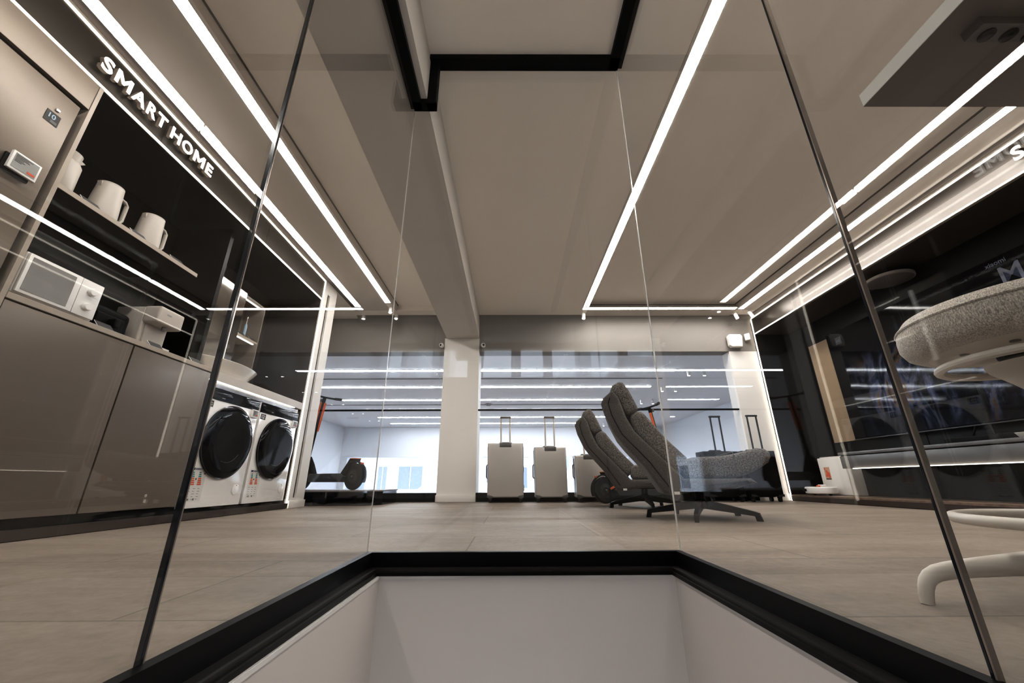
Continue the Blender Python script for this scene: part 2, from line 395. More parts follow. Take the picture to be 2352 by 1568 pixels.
g4 = pane('glass_panel', 'right glass stair panel in front of the round fabric stool', [(BX-.004, JN, .0, BX+.004, JR-.0055, 2.575)])
def edge(par, name, b, mat): mb = MB(); mb.box(*b); return P(name, mb, mat, par, True)
edge(g1, 'panel_edge', (AX-.0045, JL+.002, 0, AX+.0045, JL+.0045, 2.24), EDGE_L)
edge(g2, 'dark_panel_edge', (AX-.0045, JL-.003, 0, AX+.0045, JL+.001, 2.24), EDGE_D)
edge(g3, 'dark_panel_edge', (BX-.0045, JR-.001, 0, BX+.0045, JR+.003, 2.57), EDGE_D)
edge(g4, 'panel_edge', (BX-.0045, JR-.005, 0, BX+.0045, JR-.002, 2.57), EDGE_L)
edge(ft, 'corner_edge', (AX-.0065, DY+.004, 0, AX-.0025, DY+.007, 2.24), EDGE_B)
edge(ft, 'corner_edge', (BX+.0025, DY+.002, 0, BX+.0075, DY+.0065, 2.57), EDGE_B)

# ------------------------------------------------------------------ ceiling lights
def linlight(label, x0, y0, x1, y1):
    t = thing('linear_light', label, 'ceiling light', ((x0+x1)/2, (y0+y1)/2, ZC-.012), 0)
    mb = MB(); mb.box(x0, y0, ZC-.0065, x1, y1, ZC-.0052); P('diffuser', mb, LIGHT, t, True)
    mb = MB(); mb.box(x0-.006, y0-.004, ZC-.0052, x1+.006, y1+.004, ZC-.0003); P('housing', mb, CEIL_L, t, True)
    return t
linlight('long white tube light on the ceiling above the left cabinets', -1.735, -1.1, -1.665, 4.93)
linlight('long white tube light on the ceiling right of the stair opening', 1.056, -1.1, 1.126, 5.06)
linlight('long white tube light on the ceiling edge beside the television wall', 3.318, -1.1, 3.388, 5.15)
linlight('short cross tube light on the ceiling near the wall speaker', 1.056, 5.10, 3.27, 5.165)
def spot(x, y, label, tilt=(.1, -.35, -1)):
    t = thing('spotlight', label, 'spotlight', (x, y, ZC), 0, None)
    mb = MB(); mb.cyl((0,0,-.012), .018, .012); mb.cyl((0,0,-.05), .005, .04); P('mount', mb, WHITE_P, t)
    d = Vector(tilt).normalized(); c = Vector((0,0,-.045))
    mb = MB(); mb.lathe([(.024, 0), (.026, .002), (.026, .085), (.022, .085), (.022, .078)], c-d*.03, d, 20); P('lamp_body', mb, WHITE_P, t)
    mb = MB(); mb.cyl(c+d*.047, .0205, .002, d, 20); P('lens', mb, SPOTE, t)
    return t
spot(-1.70, 5.08, 'white cylinder spotlight at the end of the left ceiling tube, nearer one')
spot(-1.68, 5.30, 'white cylinder spotlight at the end of the left ceiling tube, nearer the window')
spot(1.09, 5.30, 'white cylinder spotlight where the middle tube meets the cross tube', (-.1,-.2,-1))
spot(3.35, 5.30, 'white cylinder spotlight beside the right end of the cross tube', (.2,-.2,-1))
spot(3.52, 5.22, 'white cylinder spotlight nearest the top corner of the television wall frame', (.35,-.2,-1))

# ------------------------------------------------------------------ left wall: cabinets
ZU, ZL = 2.572, 2.312
YE = 4.268
# plinth, recess
mb = MB(); mb.box(-2.9, YREAR, 0.004, XL+.01, YE, .05); ST('baseboard_cabinets', mb, PLINTH)
mb = MB(); mb.box(-2.9, YREAR, .05, XL-.03, YE, .093); mb.box(-2.92, YREAR, 0, XL, YE, .004); ST('trim_13', mb, BLACKM)
# niche linings
mb = MB(); mb.box(-2.92, 1.58, 1.06, -2.86, 2.86, 2.33); mb.box(-2.92, 1.56, 2.312, XL-.012, YE, 2.335)
mb.box(-2.9, 2.862, 1.07, -2.40, 2.90, 2.312); ST('trim_14', mb, BRONZE_D)
mb = MB(); mb.box(-2.92, 2.9, .09, -2.86, YE, 2.312); mb.box(-2.9, 4.245, .093, XL-.012, YE+.012, 2.312); ST('trim_15', mb, NICHE_G)

def cabinet(label, y0, y1, z0, z1, mat, name='base_cabinet', cat='cabinet', gap=.003, dep=.6):
    t = thing(name, label, cat, (XL-.02, (y0+y1)/2, z0))
    mb = MB(); mb.box(XL-dep, y0+.002, z0, XL-.022, y1-.002, z1-.001); P('carcass', mb, BRONZE, t, True)
    mb = MB(); mb.box(XL-.02, y0+gap, z0+gap, XL, y1-gap, z1-gap, .0012, 1); P('door', mb, mat, t, True)
    return t
cabinet('taupe base cabinet below the microwave', 1.582, 2.222, .096, 1.030, DOORM)
cabinet('taupe base cabinet below the cream water dispenser', 2.226, 2.862, .096, 1.030, DOORM)
mb = MB(); mb.box(XL-.6, 1.582, 1.034, XL+.004, 2.864, 1.064, .002, 1)
T1('worktop', mb, TOPM, 'thin beige worktop carrying the microwave and air fryer', 'worktop')
mb = MB(); mb.box(XL-.6, 1.561, .06, XL+.002, 1.581, 2.31); T1('side_panel', mb, TOPM, 'tall beige end panel between the fridge and the open shelves', 'panel')
# fridge
t = thing('fridge', 'tall champagne steel fridge with a price display and dark sticker', 'fridge', (XL-.3, 1.18, .1))
mb = MB(); mb.box(XL-.6, .84, .10, XL-.065, 1.528, 2.105); P('body', mb, BLACKM, t, True)
mb = MB(); mb.box(XL-.06, .84, .75, XL, 1.528, 2.108, .004, 2); P('door', mb, STEEL, t, True)
mb = MB(); mb.box(XL-.06, .84, .11, XL, 1.528, .742, .004, 2); P('freezer_drawer', mb, STEEL, t, True)
st = MB(); st.box(XL+.0005, 1.418, 1.915, XL+.0015, 1.478, 1.978); so = P('sticker', st, PRINT, t, True, 'dark sticker reading 10')
P('sticker_number', xf(text_mb('10', .036, .0003, .0008), facing((XL+.0022, 1.424, 1.942), 'L')), BLUEP, so, True)
mb = MB()
for k in range(3): mb.box(XL+.0016, 1.445, 1.922+k*.005, XL+.002, 1.472, 1.924+k*.005)
P('sticker_lines', mb, PRINTG, so, True)
mb = MB(); mb.box(XL+.0005, 1.445, 1.995, XL+.006, 1.462, 2.008, .002); P('clear_hook', mb, EDGE_B, t, True)
# tall cupboard over the fridge
t = thing('wall_cupboard', 'dark bronze cupboard above the tall fridge', 'cupboard', (XL-.3, 1.2, 2.14))
mb = MB(); mb.box(XL-.6, .30, 2.135, XL-.022, 1.559, 2.31); P('carcass', mb, BRONZE, t, True)
mb = MB(); mb.box(XL-.02, .30, 2.135, XL, 1.559, 2.31, .0012, 1); P('door', mb, STEEL, t, True)
t = thing('tall_cabinet', 'tall champagne cabinet left of the steel fridge', 'cabinet', (XL-.3, .5, .1))
mb = MB(); mb.box(XL-.6, .1, .1, XL-.022, .80, 2.10); P('carcass', mb, BRONZE, t, True)
mb = MB(); mb.box(XL-.02, .1, .1, XL, .80, 2.10, .0012, 1); P('door', mb, STEEL, t, True)
mb = MB(); mb.box(XL-.6, 1.53, .1, XL-.07, 1.56, 2.13); mb.box(XL-.6, .1, 2.108, XL-.07, 1.56, 2.134); mb.box(XL-.6,.802,.1,XL-.07,.838,2.1)
ST('trim_16', mb, BLACKM)

def label_holder(x, y, z, side, label, w=.105, h=.075, group=None, par=None):
    """electronic price display in a white frame"""
    t = thing('price_display', label, 'price display', (x, y, z), 0, group)
    sg = 1 if side == 'L' else -1
    def bx(a0, b0, c0, a1, b1, c1, bev=0):
        mb = MB(); x0, x1 = sorted((sg*a0, sg*a1)); mb.box(x0, b0, c0, x1, b1, c1, bev); return mb
    P('frame', bx(0, -w/2, 0, .014, w/2, h, .003), WHITE_P, t)
    P('screen', bx(.0142, -w/2+.009, .012, .0155, w/2-.009, h-.008), PRINTG, t)
    mb = MB()
    for k in range(6):
        x0, x1 = sorted((sg*.0156, sg*.0162)); L = (.06, .045, .05, .03, .036, .025)[k]*w/.105
        mb.box(x0, -w/2+.013, h-.016-k*.0065, x1, -w/2+.013+L, h-.0135-k*.0065)
    P('print_lines', mb, PRINT, t)
    x0, x1 = sorted((sg*.0156, sg*.0163)); mb = MB(); mb.box(x0, w/2-.042, .018, x1, w/2-.013, .028); P('price_strip', mb, ORANGE_D, t)
    return t
label_holder(XL+.012, 1.428, 1.578, 'L', 'white framed price display on the steel fridge door', .11, .092)
mb = MB(); mb.box(XL+.0005, 1.362, 1.562, XL+.0115, 1.47, 1.65, .003); T1('display_bracket', mb, BLACKM, 'black bracket behind the price display on the fridge', 'bracket')

# shelf & items
t = thing('shelf', 'beige edged dark shelf carrying the cream kettles', 'shelf', (XL-.25, 2.04, 1.645))
P('board', MB().box(XL-.5, 1.582, 1.645, XL-.004, 2.50, 1.668), BRONZE_D, t, True)
P('front_edge', MB().box(XL-.004, 1.582, 1.643, XL, 2.50, 1.669), TOPM, t, True, 'beige front edge')
def kettle(y, r, h, label, x=XL-.10):
    t = thing('kettle', label, 'kettle', (x, y, 1.6685), 0, None)
    P('base', MB().lathe([(r*.98, 0), (r, .006), (r*.98, .014), (r*.8, .016)], (0,0,0), n=40), WHITE_P, t)
    P('body', MB().lathe([(r*.96, .016), (r*.97, .03), (r*.80, h-.02), (r*.79, h-.012)], (0,0,0), n=48), CREAM, t)
    P('lid', MB().lathe([(r*.79, h-.0115), (r*.79, h-.004), (r*.6, h), (.01, h)], (0,0,0), n=48), CREAM, t)
    b = MB().tube([(0, r*.82, h-.035), (0, r*.82+.035, h-.038), (0, r*.82+.052, h-.055), (0, r*.86+.05, .075), (0, r*.86+.036, .048), (0, r*.9, .046)], .0135, 10, sq=(.9, .75))
    P('handle', b, CREAM, t)
    P('spout', MB().prism([(-r*.78, h-.013), (-r*.78-.010, h-.014), (-r*.80, h-.05)], 0, -.014, .014, .003), CREAM, t)
    return t
kettle(1.875, .075, .235, 'cream kettle at the middle of the beige shelf')
kettle(2.165, .075, .235, 'cream kettle at the right end of the beige shelf')
t = thing('thermos_jug', 'cream thermos jug at the left end of the beige shelf', 'jug', (XL-.12, 1.655, 1.6685))
P('body', MB().lathe([(.060, 0), (.063, .01), (.061, .19), (.05, .21), (.046, .215)], n=40), CREAM, t)
P('neck', MB().lathe([(.046, .215), (.047, .225), (.049, .262), (.04, .27)], n=40), CREAM, t)
P('spout', MB().prism([(.045, .258), (.072, .252), (.047, .225)], 0, -.012, .012, .002), CREAM, t)
def easel(x, y, z, label):
    t = thing('price_card', label, 'price card', (x, y, z))
    P('card', MB().obox((0,0,.014), (0,1,0), (-.5,0,.55), (.55,0,.5), .044, .028, .0012), PRINT, t)
    P('border', MB().obox((-.002,0,.013), (0,1,0), (-.5,0,.55), (.55,0,.5), .047, .031, .001), WHITE_P, t)
    return t
easel(XL-.02, 1.755, 1.669, 'small tilted price card between the thermos jug and the middle kettle')
easel(XL-.02, 2.045, 1.669, 'small tilted price card between the two handled kettles')
easel(XL-.02, 2.34, 1.669, 'small tilted price card right of the last kettle on the shelf')
easel(XL-.02, 2.045, 1.065, 'small tilted price card in front of the black air fryer')
easel(XL-.02, 2.38, 1.065, 'small tilted price card in front of the cream water dispenser')
easel(XL-.02, 2.72, 1.065, 'small tilted price card at the right end of the beige worktop')
# microwave
t = thing('microwave', 'white microwave oven with two round knobs on the beige worktop', 'microwave', (XL-.2, 1.78, 1.065))
mb = MB(); mb.box(XL-.36, 1.60, 1.073, XL-.02, 1.965, 1.285, .008, 3); P('body', mb, WHITE_P, t, True)
mb = MB(); mb.box(XL-.02, 1.605, 1.080, XL-.004, 1.845, 1.278, .004, 2); P('door', mb, WHITE_P, t, True)
mb = MB(); mb.box(XL-.004, 1.62, 1.095, XL-.0025, 1.815, 1.262); P('door_window', mb, M('pale mirror glass', (.20, .19, .18), .3, 0), t, True)
mb = MB(); mb.box(XL-.02, 1.849, 1.080, XL-.006, 1.960, 1.278, .003, 2); pn = P('control_panel', mb, WHITE_P, t, True)
for z in (1.22, 1.135):
    P('knob', MB().lathe([(.021, 0), (.021, .012), (.017, .018)], (XL-.006, 1.905, z), (1,0,0), 28), WHITE_P, pn, True)
for y in (1.63, 1.91): P('foot', MB().box(XL-.33, y, 1.065, XL-.04, y+.03, 1.073), BLACKM, t, True)
# air fryer
t = thing('air_fryer', 'black rounded air fryer on the beige worktop', 'air fryer', (XL-.24, 2.14, 1.065))
P('body', MB().box(-.14, -.13, 0, .13, .125, .165, .035, 5), BLACKM, t)
P('drawer', MB().box(  .125, -.09, .02, .14, .085, .12, .01, 3), BLACKM, t)
P('handle', MB().box(.138, -.018, .045, .185, .018, .095, .008, 3), BLACKM, t)
P('lid_handle', MB().tube([(0,-.06,.16),(0,-.05,.182),(0,.05,.182),(0,.06,.16)], .006, 8), BLACKM, t)
# water dispenser
t = thing('water_dispenser', 'cream countertop water dispenser on the right of the beige worktop', 'water dispenser', (XL-.16, 2.43, 1.065))
P('body', MB().box(-.14, -.105, 0, .055, .09, .27, .012, 3), CREAM, t)
P('head', MB().box(.04, -.105, .16, .15, .09, .275, .018, 4), CREAM, t)
P('back_plate', MB().box(.055, -.08, .03, .066, .065, .16, .002), CREAM, t)
P('drip_tray', MB().box(.05, -.08, 0, .13, .065, .022, .004), CREAM, t)
P('nozzle', MB().cyl((.11, -.005, .135), .011, .026), GREY_P, t)
P('side_print', MB().box(.151, -.05, .228, .1517, -.015, .236), PRINTG, t)

# washing niche worktop & appliances
t = thing('basin_worktop', 'beige worktop carrying the white basin above the washing machines', 'worktop', (XL-.3, 3.55, .985))
mb = MB(); mb.box(XL-.6, 2.868, .990, XL, 4.243, 1.06, .002, 1); P('top', mb, M('pale stone top', (.50, .45, .40), .4), t, True)
mb = MB(); mb.box(XL-.022, 2.87, .984, XL-.004, 4.1, .990); P('light_strip', mb, LEDS, t, True)
mb = MB(); mb.box(XL-.5, 2.87, .948, XL-.03, 4.24, .985); P('under_panel', mb, M('brushed steel apron', (.25, .25, .26), .25, .8), t, True)

def washer(y0, label):
    t = thing('washing_machine', label, 'washing machine', (XL-.01, y0, .078))
    w, h = .640, .866; y = w/2; D = .53
    P('body', MB().box(-D, -y, 0, -.012, y, h, .006, 2), WHITE_G, t)
    P('front_panel', MB().box(-.012, -y, .0, 0, y, h-.092, .005, 2), WHITE_G, t)
    cp = P('control_panel', MB().box(-.012, -y+.004, h-.089, .004, y-.004, h-.003, .006, 2), BLK_G, t)
    P('detergent_handle', MB().prism([(-y+.02, h-.052), (-y+.19, h-.056), (-y+.17, h-.076), (-y+.05, h-.078)], 0, .004, .008, .002), BLACKM, cp)
    P('painted_shine', MB().box(.0082, -y+.15, h-.072, .009, -y+.185, h-.069), EDGE_B, cp)  # highlight on the handle, painted as a pale strip
    zc, yc = .478, .0
    d = P('porthole_door', MB().lathe([(.272, 0), (.280, .006), (.278, .020), (.262, .036), (.225, .044), (.15, .040), (.01, .036)], (0, yc, zc), (1,0,0), 72), BLK_G, t)
    P('door_rim', MB().tube([(.020, yc+.279*cos(a), zc+.279*sin(a)) for a in [2*pi*i/72 for i in range(72)]], .0035, 6, True), M('smoked rim', (.05,.05,.06), .12, .6), d)
    P('inner_arc', MB().tube([(.0435, yc-.02+.16*cos(a), zc+.16*sin(a)) for a in [radians(250+i*5) for i in range(16)]], .0012, 5), ALU_D, d)
    # badges
    bd = P('capacity_badge', MB().box(.0005, -y+.012, h-.152, .0015, -y+.085, h-.104), PRINT, t, label='black badge reading 12')
    P('badge_number', xf(text_mb('12', .045, .0003, .001), facing((.0019, -y+.018, h-.143), 'L')), PAPER, bd)
    P('badge_lines', MB().box(.0016, -y+.062, h-.139, .0019, -y+.078, h-.133).box(.0016, -y+.062, h-.125, .0019, -y+.078, h-.119), PRINTG, bd)
    lb = P('energy_label', MB().box(.0005, -y+.035, .045, .0013, -y+.185, .275), PAPER, t, label='white energy label with coloured bars')
    P('label_flag', MB().box(.0014, -y+.040, .257, .0017, -y+.070, .273), NAVY, lb)
    P('label_title', xf(text_mb('ENERGY', .017, .0002, .0005), facing((.0017, -y+.074, .259), 'L')), NAVY, lb)
    P('label_mark', MB().box(.0014, -y+.168, .257, .0017, -y+.183, .273), PRINTG, lb)
    for cx in (-y+.052, -y+.118):
        for nm, k0, k1, mt in (('bars_cool', 0, 3, TEAL), ('bars_warm', 3, 4, ORANGE), ('bars_red', 4, 7, ORANGE_D)):
            m = MB()
            for k in range(k0, k1): m.box(.0014, cx-.0, .236-k*.0135, .0017, cx+.02+k*.0032, .246-k*.0135)
            P(nm, m, mt, lb)
    for ya, za in ((.092, .190), (.166, .228)): P('class_arrow', MB().box(.0014, -y+ya, za, .0017, -y+ya+.012, za+.012), PRINT, lb)
    m = MB()
    for k in range(5):
        for c in range(3): m.box(.0014, -y+.045+c*.045, .13-k*.018, .0017, -y+.045+c*.045+.018+.006*((k+c) % 2), .133-k*.018)
    for c in range(2): m.box(.0014, -y+.06+c*.05, .052, .0017, -y+.075+c*.05, .066)
    P('label_icons', m, GREY_P, lb)
    P('filter_cap', MB().lathe([(.042, 0), (.042, .0025), (.038, .004)], (0, y-.085, .115), (1,0,0), 36), WHITE_G, t)
    P('cap_slot', MB().box(.0042, y-.093, .146, .0048, y-.078, .152), GREY_P, t)
    return t
washer(3.212, 'white washing machine with black porthole door, nearer of the pair')
washer(3.884, 'white washing machine with black porthole door, further one next to the lit frame')
for y in (3.475, 4.15):
    label_holder(XL-.0095, y, .785, 'L', ('small price display on the nearer washing machine', 'small price display on the further washing machine')[y > 4], .085, .07)
mb = MB(); mb.box(-2.8, 2.88, .0505, XL-.045, 4.24, .077, 0); T1('washer_platform', mb, BLACKM, 'black recessed platform under the washing machines', 'platform')

# basin
t = thing('vessel_basin', 'white oval ceramic basin on the beige worktop', 'basin', (XL-.21, 3.24, 1.0605))
P('bowl', MB().lathe([(.60, 0), (.66, .01), (.78, .05), (.90, .09), (.985, .122), (1, .13), (.985, .133), (.93, .12), (.75, .07), (.4, .03), (.01, .025)], (0,0,0), n=64, su=.19, sv=.36), CERAM, t)
P('drain', MB().cyl((0,0,.028), .02, .004), STEEL, t)
# dispenser bottle on worktop behind the basin
t = thing('soap_pump', 'white ceramic soap pot behind the oval basin', 'soap pot', (XL-.48, 3.575, 1.0605))
P('pot', MB().lathe([(.03, 0), (.033, .06), (.034, .20), (.036, .22), (.042, .225), (.03, .227)], n=28), CERAM, t)
P('foot', MB().lathe([(.06, 0), (.05, .02), (.033, .05)], n=28), CERAM, t)
# mirror cabinet with vertical light
t = thing('mirror_cabinet', 'pale mirror cabinet with a vertical strip light above the basin', 'mirror cabinet', (XL-.45, 3.2, 1.15))
mb = MB(); mb.box(-2.86, 2.95, 1.20, -2.62, 3.50, 2.02, .002, 1); P('carcass', mb, M('pale cabinet', (.4,.36,.32), .35), t, True)
mb = MB(); mb.box(-2.62, 2.95, 1.20, -2.612, 3.50, 2.02); P('mirror', mb, M('mirror', (.5,.48,.46), .05, 1, var=0), t, True)
mb = MB(); mb.box(-2.612, 3.36, 1.22, -2.60, 3.395, 1.98, .008, 3); P('light_strip', mb, EM('mirror strip light', (1, .95, .88), 1.3), t, True)
# lit shelf unit
t = thing('lit_shelf_unit', 'narrow lit shelf unit with toothbrush right of the mirror cabinet', 'shelf unit', (-2.74, 3.68, 1.20))
mb = MB(); mb.box(-2.86, 3.505, 1.18, -2.85, 3.86, 2.02); mb.box(-2.86, 3.845, 1.18, -2.64, 3.86, 2.02); mb.box(-2.86, 3.505, 2.0, -2.64, 3.86, 2.02); P('frame', mb, M('taupe shelf lining', (.22, .19, .16), .4), t, True)
mb = MB(); mb.box(-2.85, 3.505, 1.60, -2.64, 3.845, 1.618); P('shelf_board', mb, TOPM, t, True)
for z in (1.992, 1.592):
    mb = MB(); mb.box(-2.68, 3.53, z, -2.665, 3.83, z+.006); P('light_strip', mb, LEDS, t, True)
t = thing('toothbrush', 'pale blue electric toothbrush standing on the lit shelf', 'toothbrush', (-2.71, 3.72, 1.6185))
P('handle', MB().lathe([(.013, 0), (.014, .02), (.014, .13), (.009, .16), (.004, .17)], n=20), BLUEP, t)
P('brush_head', MB().lathe([(.0035, .17), (.003, .22), (.006, .225), (.006, .24), (.002, .242)], n=14), WHITE_P, t)
easel(-2.66, 3.62, 1.619, 'small tilted price card left of the toothbrush on the lit shelf')
easel(-2.66, 3.80, 1.619, 'small tilted price card right of the toothbrush on the lit shelf')
t = thing('water_flosser', 'slim white water flosser on the worktop below the lit shelf', 'water flosser', (-2.73, 3.76, 1.0605))
P('tank', MB().lathe([(.03, 0), (.032, .03), (.026, .12), (.018, .16)], n=24), WHITE_P, t)
P('nozzle', MB().lathe([(.005, .16), (.003, .26), (.001, .28)], n=10), EDGE_B, t)

# sign band left
t = thing('sign_board', 'dark bronze fascia with lit letters reading SMART HOME', 'sign', (XL-.01, 2.0, ZL))
mb = MB(); mb.box(XL-.03, YREAR+.01, ZL+.012, XL-.004, YE-.012, ZU-.012); P('fascia', mb, BRONZE, t, True)
for y in (.2, 1.95, 3.1): P('panel_joint', MB().box(XL-.0045, y, ZL+.012, XL-.0035, y+.003, ZU-.012), BLACKM, t, True)
WORDS = (('SMART', 1.512, 2.405), ('HOME', 1.995, 2.405))
def letters(word, spans, z0, h, xp, par):
    for ch, (ya, yb) in zip(word, spans):
        mb = text_mb(ch, h/.7, .0001, .0028); xs_ = [v.co.x for v in mb.b.verts]; a, b = min(xs_), max(xs_); mb.b.free()
        k = (yb-ya)/(b-a); sc = Matrix.Scale(k, 4, (1,0,0)) @ Matrix.Translation((-a, 0, 0))
        body = xf(text_mb(ch, h/.7, .012, .0024), sc); face = xf(text_mb(ch, h/.7, .0015, .0028), sc)
        p = P('letter_'+ch.lower(), xf(body, facing((xp+.026, ya, z0), 'L')), M('letter side', (.25,.205,.17), .4), par, True, ang=20)
        P('lit_face', xf(face, facing((xp+.0405, ya, z0), 'L')), SIGNE, p, True)
letters('SMART', ((1.495,1.553),(1.572,1.664),(1.676,1.760),(1.773,1.836),(1.842,1.912)), 2.382, .084, XL, t)
letters('HOME', ((1.952,2.028),(2.044,2.128),(2.146,2.240),(2.262,2.320)), 2.382, .084, XL, t)
def ledstrip(label, boxes):
    mb = MB()
    for b in boxes: mb.box(*b)
    return T1('led_strip', mb, LED, label, 'strip light')
ledstrip('thin lit line along the top of the left sign fascia', [(XL-.006, YREAR+.01, ZU-.010, XL+.003, YE, ZU+.001)])
ledstrip('thin lit line along the bottom of the left sign fascia', [(XL-.006, YREAR+.01, ZL, XL+.003, YE-.012, ZL+.011)])
ledstrip('vertical lit line beside the further washing machine', [(XL-.006, YE-.010, .0045, XL+.003, YE+.002, ZU-.011)])

# ------------------------------------------------------------------ right wall
YE2 = 5.47
mb = MB(); mb.box(XR, YREAR, .006, 4.3, YE2, .056); ST('baseboard_right', mb, PLINTH)
mb = MB(); mb.box(XR+.012, YREAR, 0, 4.3, YE2, .006); ST('trim_17', mb, BLACKM)
mb = MB(); mb.box(XR+.004, YREAR, .056, 4.3, YE2, .074); T1('platform_board', mb, WOODL, 'low wooden ledge along the foot of the television wall', 'ledge')
mb = MB(); mb.box(4.2, YREAR, .074, 4.3, YE2, 2.312); mb.box(XR+.004, YE2, 0, 4.3, 5.5, 2.6); ST('trim_18', mb, BRONZE_D)
mb = MB(); mb.box(XR+.012, YREAR, 2.312, 4.3, YE2, 2.335); ST('trim_19', mb, NICHE_G)
mb = MB()
for y in (1.6, 2.8, 4.0): mb.box(4.196, y, .08, 4.2005, y+.004, .8)
ST('trim_20', mb, BLACKM)
t = thing('sign_board', 'dark bronze fascia above the television niche with a lit letter S', 'sign', (XR+.01, 3, ZL))
mb = MB(); mb.box(XR+.004, YREAR+.01, ZL+.012, XR+.03, YE2-.012, ZU-.012); P('fascia', mb, BRONZE, t, True)
bdy = text_mb('S', .14, .012, .003); P('letter_s', xf(bdy, facing((XR-.026, 2.185, 2.400), 'R')), M('letter side', (.35,.29,.25), .4), t, True, ang=20)
P('lit_face', xf(text_mb('S', .14, .0015, .0036), facing((XR-.0405, 2.185, 2.400), 'R')), SIGNE, t, True)
ledstrip('thin lit line along the top of the television wall fascia', [(XR-.003, YREAR+.01, ZU-.010, XR+.006, YE2, ZU+.001)])
ledstrip('thin lit line along the bottom of the television wall fascia', [(XR-.003, YREAR+.01, ZL, XR+.006, YE2-.012, ZL+.011)])
ledstrip('vertical lit line at the far end of the television wall', [(XR-.003, YE2-.010, .003, XR+.006, YE2+.002, ZU-.011)])
t = thing('cove_light', 'bright cove strip washing the fascia above the television niche', 'cove light', (XR-.01, 1.2, 2.285))
P('glow_panel', MB().box(XR+.001, YREAR+.05, 2.325, XR+.0038, 4.6, 2.45), M('pale glow panel', (.22,.20,.18), .6), t, True)  # paler panel added on the fascia so the cove glow shows
P('ledge', MB().box(XR-.030, YREAR+.05, 2.292, XR+.003, 4.6, 2.296), TOPM, t, True)
P('lamp_strip', MB().box(XR-.022, YREAR+.05, 2.2965, XR-.012, 4.6, 2.302), LEDC, t, True)
# television
t = thing('television', 'very large black television hung over the floating grey console', 'television', (4.12, 3.56, .70))
mb = MB(); mb.box(4.10, 2.42, .70, 4.19, 4.735, 2.02, .006, 2); P('casing', mb, BLACKM, t, True)
sc = MB().box(4.094, 2.43, .715, 4.10, 4.725, 2.01); P('screen', sc, tv_mat(), t, True)
P('base_trim', MB().box(4.09, 2.42, .694, 4.12, 4.735, .704, .002), M('grey metal trim', (.06,.06,.065), .3, .5), t, True)
P('screen_text', xf(text_mb('Max', .22, .0004, .002), facing((4.0925, 2.875, 1.765), 'R')), M('dim screen text', (.05,.055,.075), .4, emit=.35), t, True)
P('screen_small_text', xf(text_mb('xiaomi', .055, .0004, .0005), facing((4.0925, 2.93, 1.95), 'R')), M('dim screen text', (.05,.055,.075), .4), t, True)
lg = MB().box(4.0915, 4.51, 1.84, 4.0935, 4.60, 1.93, .0008); lg = P('screen_logo', lg, M('logo tile', (.02,.02,.022), .3), t, True)
P('logo_letters', xf(text_mb('mi', .06, .0004, .002), facing((4.0905, 4.588, 1.865), 'R')), M('dim screen text', (.05,.055,.075), .4), lg, True)
mb = MB(); mb.box(4.17, 4.745, .70, 4.2, 5.14, 2.0); T1('tan_wall_board', mb, TAN, 'plain tan board on the wall left of the television', 'wall board')
# console
t = thing('floating_console', 'floating blue grey console under the television with a lit lower edge', 'console', (3.95, 3.2, .37))
mb = MB(); mb.box(3.79, .9, .372, 4.19, 4.655, .505, .003, 2); P('body', mb, GREYLAC, t, True)
mb = MB(); mb.box(3.78, .9, .515, 4.19, 4.66, .545, .003, 2); P('top', mb, GREYLAC, t, True)
mb = MB(); mb.box(3.80, .9, .504, 4.18, 4.65, .516); P('shadow_gap', mb, BLACKM, t, True)
mb = MB(); mb.box(3.775, .9, .366, 3.79, 4.50, .372); P('light_strip', mb, LED, t, True)
t = thing('soundbar', 'long black soundbar on the grey console', 'soundbar', (4.0, 3.1, .5455))
mb = MB(); mb.box(3.93, 2.5, .5455, 4.03, 3.62, .60, .012, 3); P('body', mb, BLACKM, t, True)
mb = MB(); mb.box(3.9285, 3.02, .575, 3.93, 3.07, .58); P('logo_plate', mb, PRINTG, t, True)
for k, y in enumerate((2.66, 3.55)):
    pass
t = thing('tv_stand_foot', 'thin black television foot standing on the console', 'stand', (4.08, 3.4, .5455))
mb = MB().tube([(4.06, 3.30, .55), (4.1, 3.36, .70)], .008, 8).tube([(4.06, 3.52, .55), (4.1, 3.46, .70)], .008, 8); P('strut', mb, BLACKM, t, True)
P('foot_plate', MB().box(4.05, 3.28, .5455, 4.07, 3.54, .551), BLACKM, t, True)
easel(3.84, 2.95, .5465, 'small tilted price card on the console in front of the soundbar')
# disc lamp in niche
t = thing('disc_lamp', 'round flat grey disc lamp hanging in the television niche', 'disc lamp', (4.0, 3.63, 2.22))
P('rim', MB().lathe([(.19, 0), (.20, .004), (.20, .03), (.19, .035)], n=56), M('grey disc rim', (.30,.26,.23), .5), t)
P('face', MB().lathe([(.183, -.002), (.186, 0)], n=56), M('dark disc face', (.14,.12,.11), .6), t)
P('hanger', MB().cyl((0,0,.03), .008, .058), BLACKM, t)
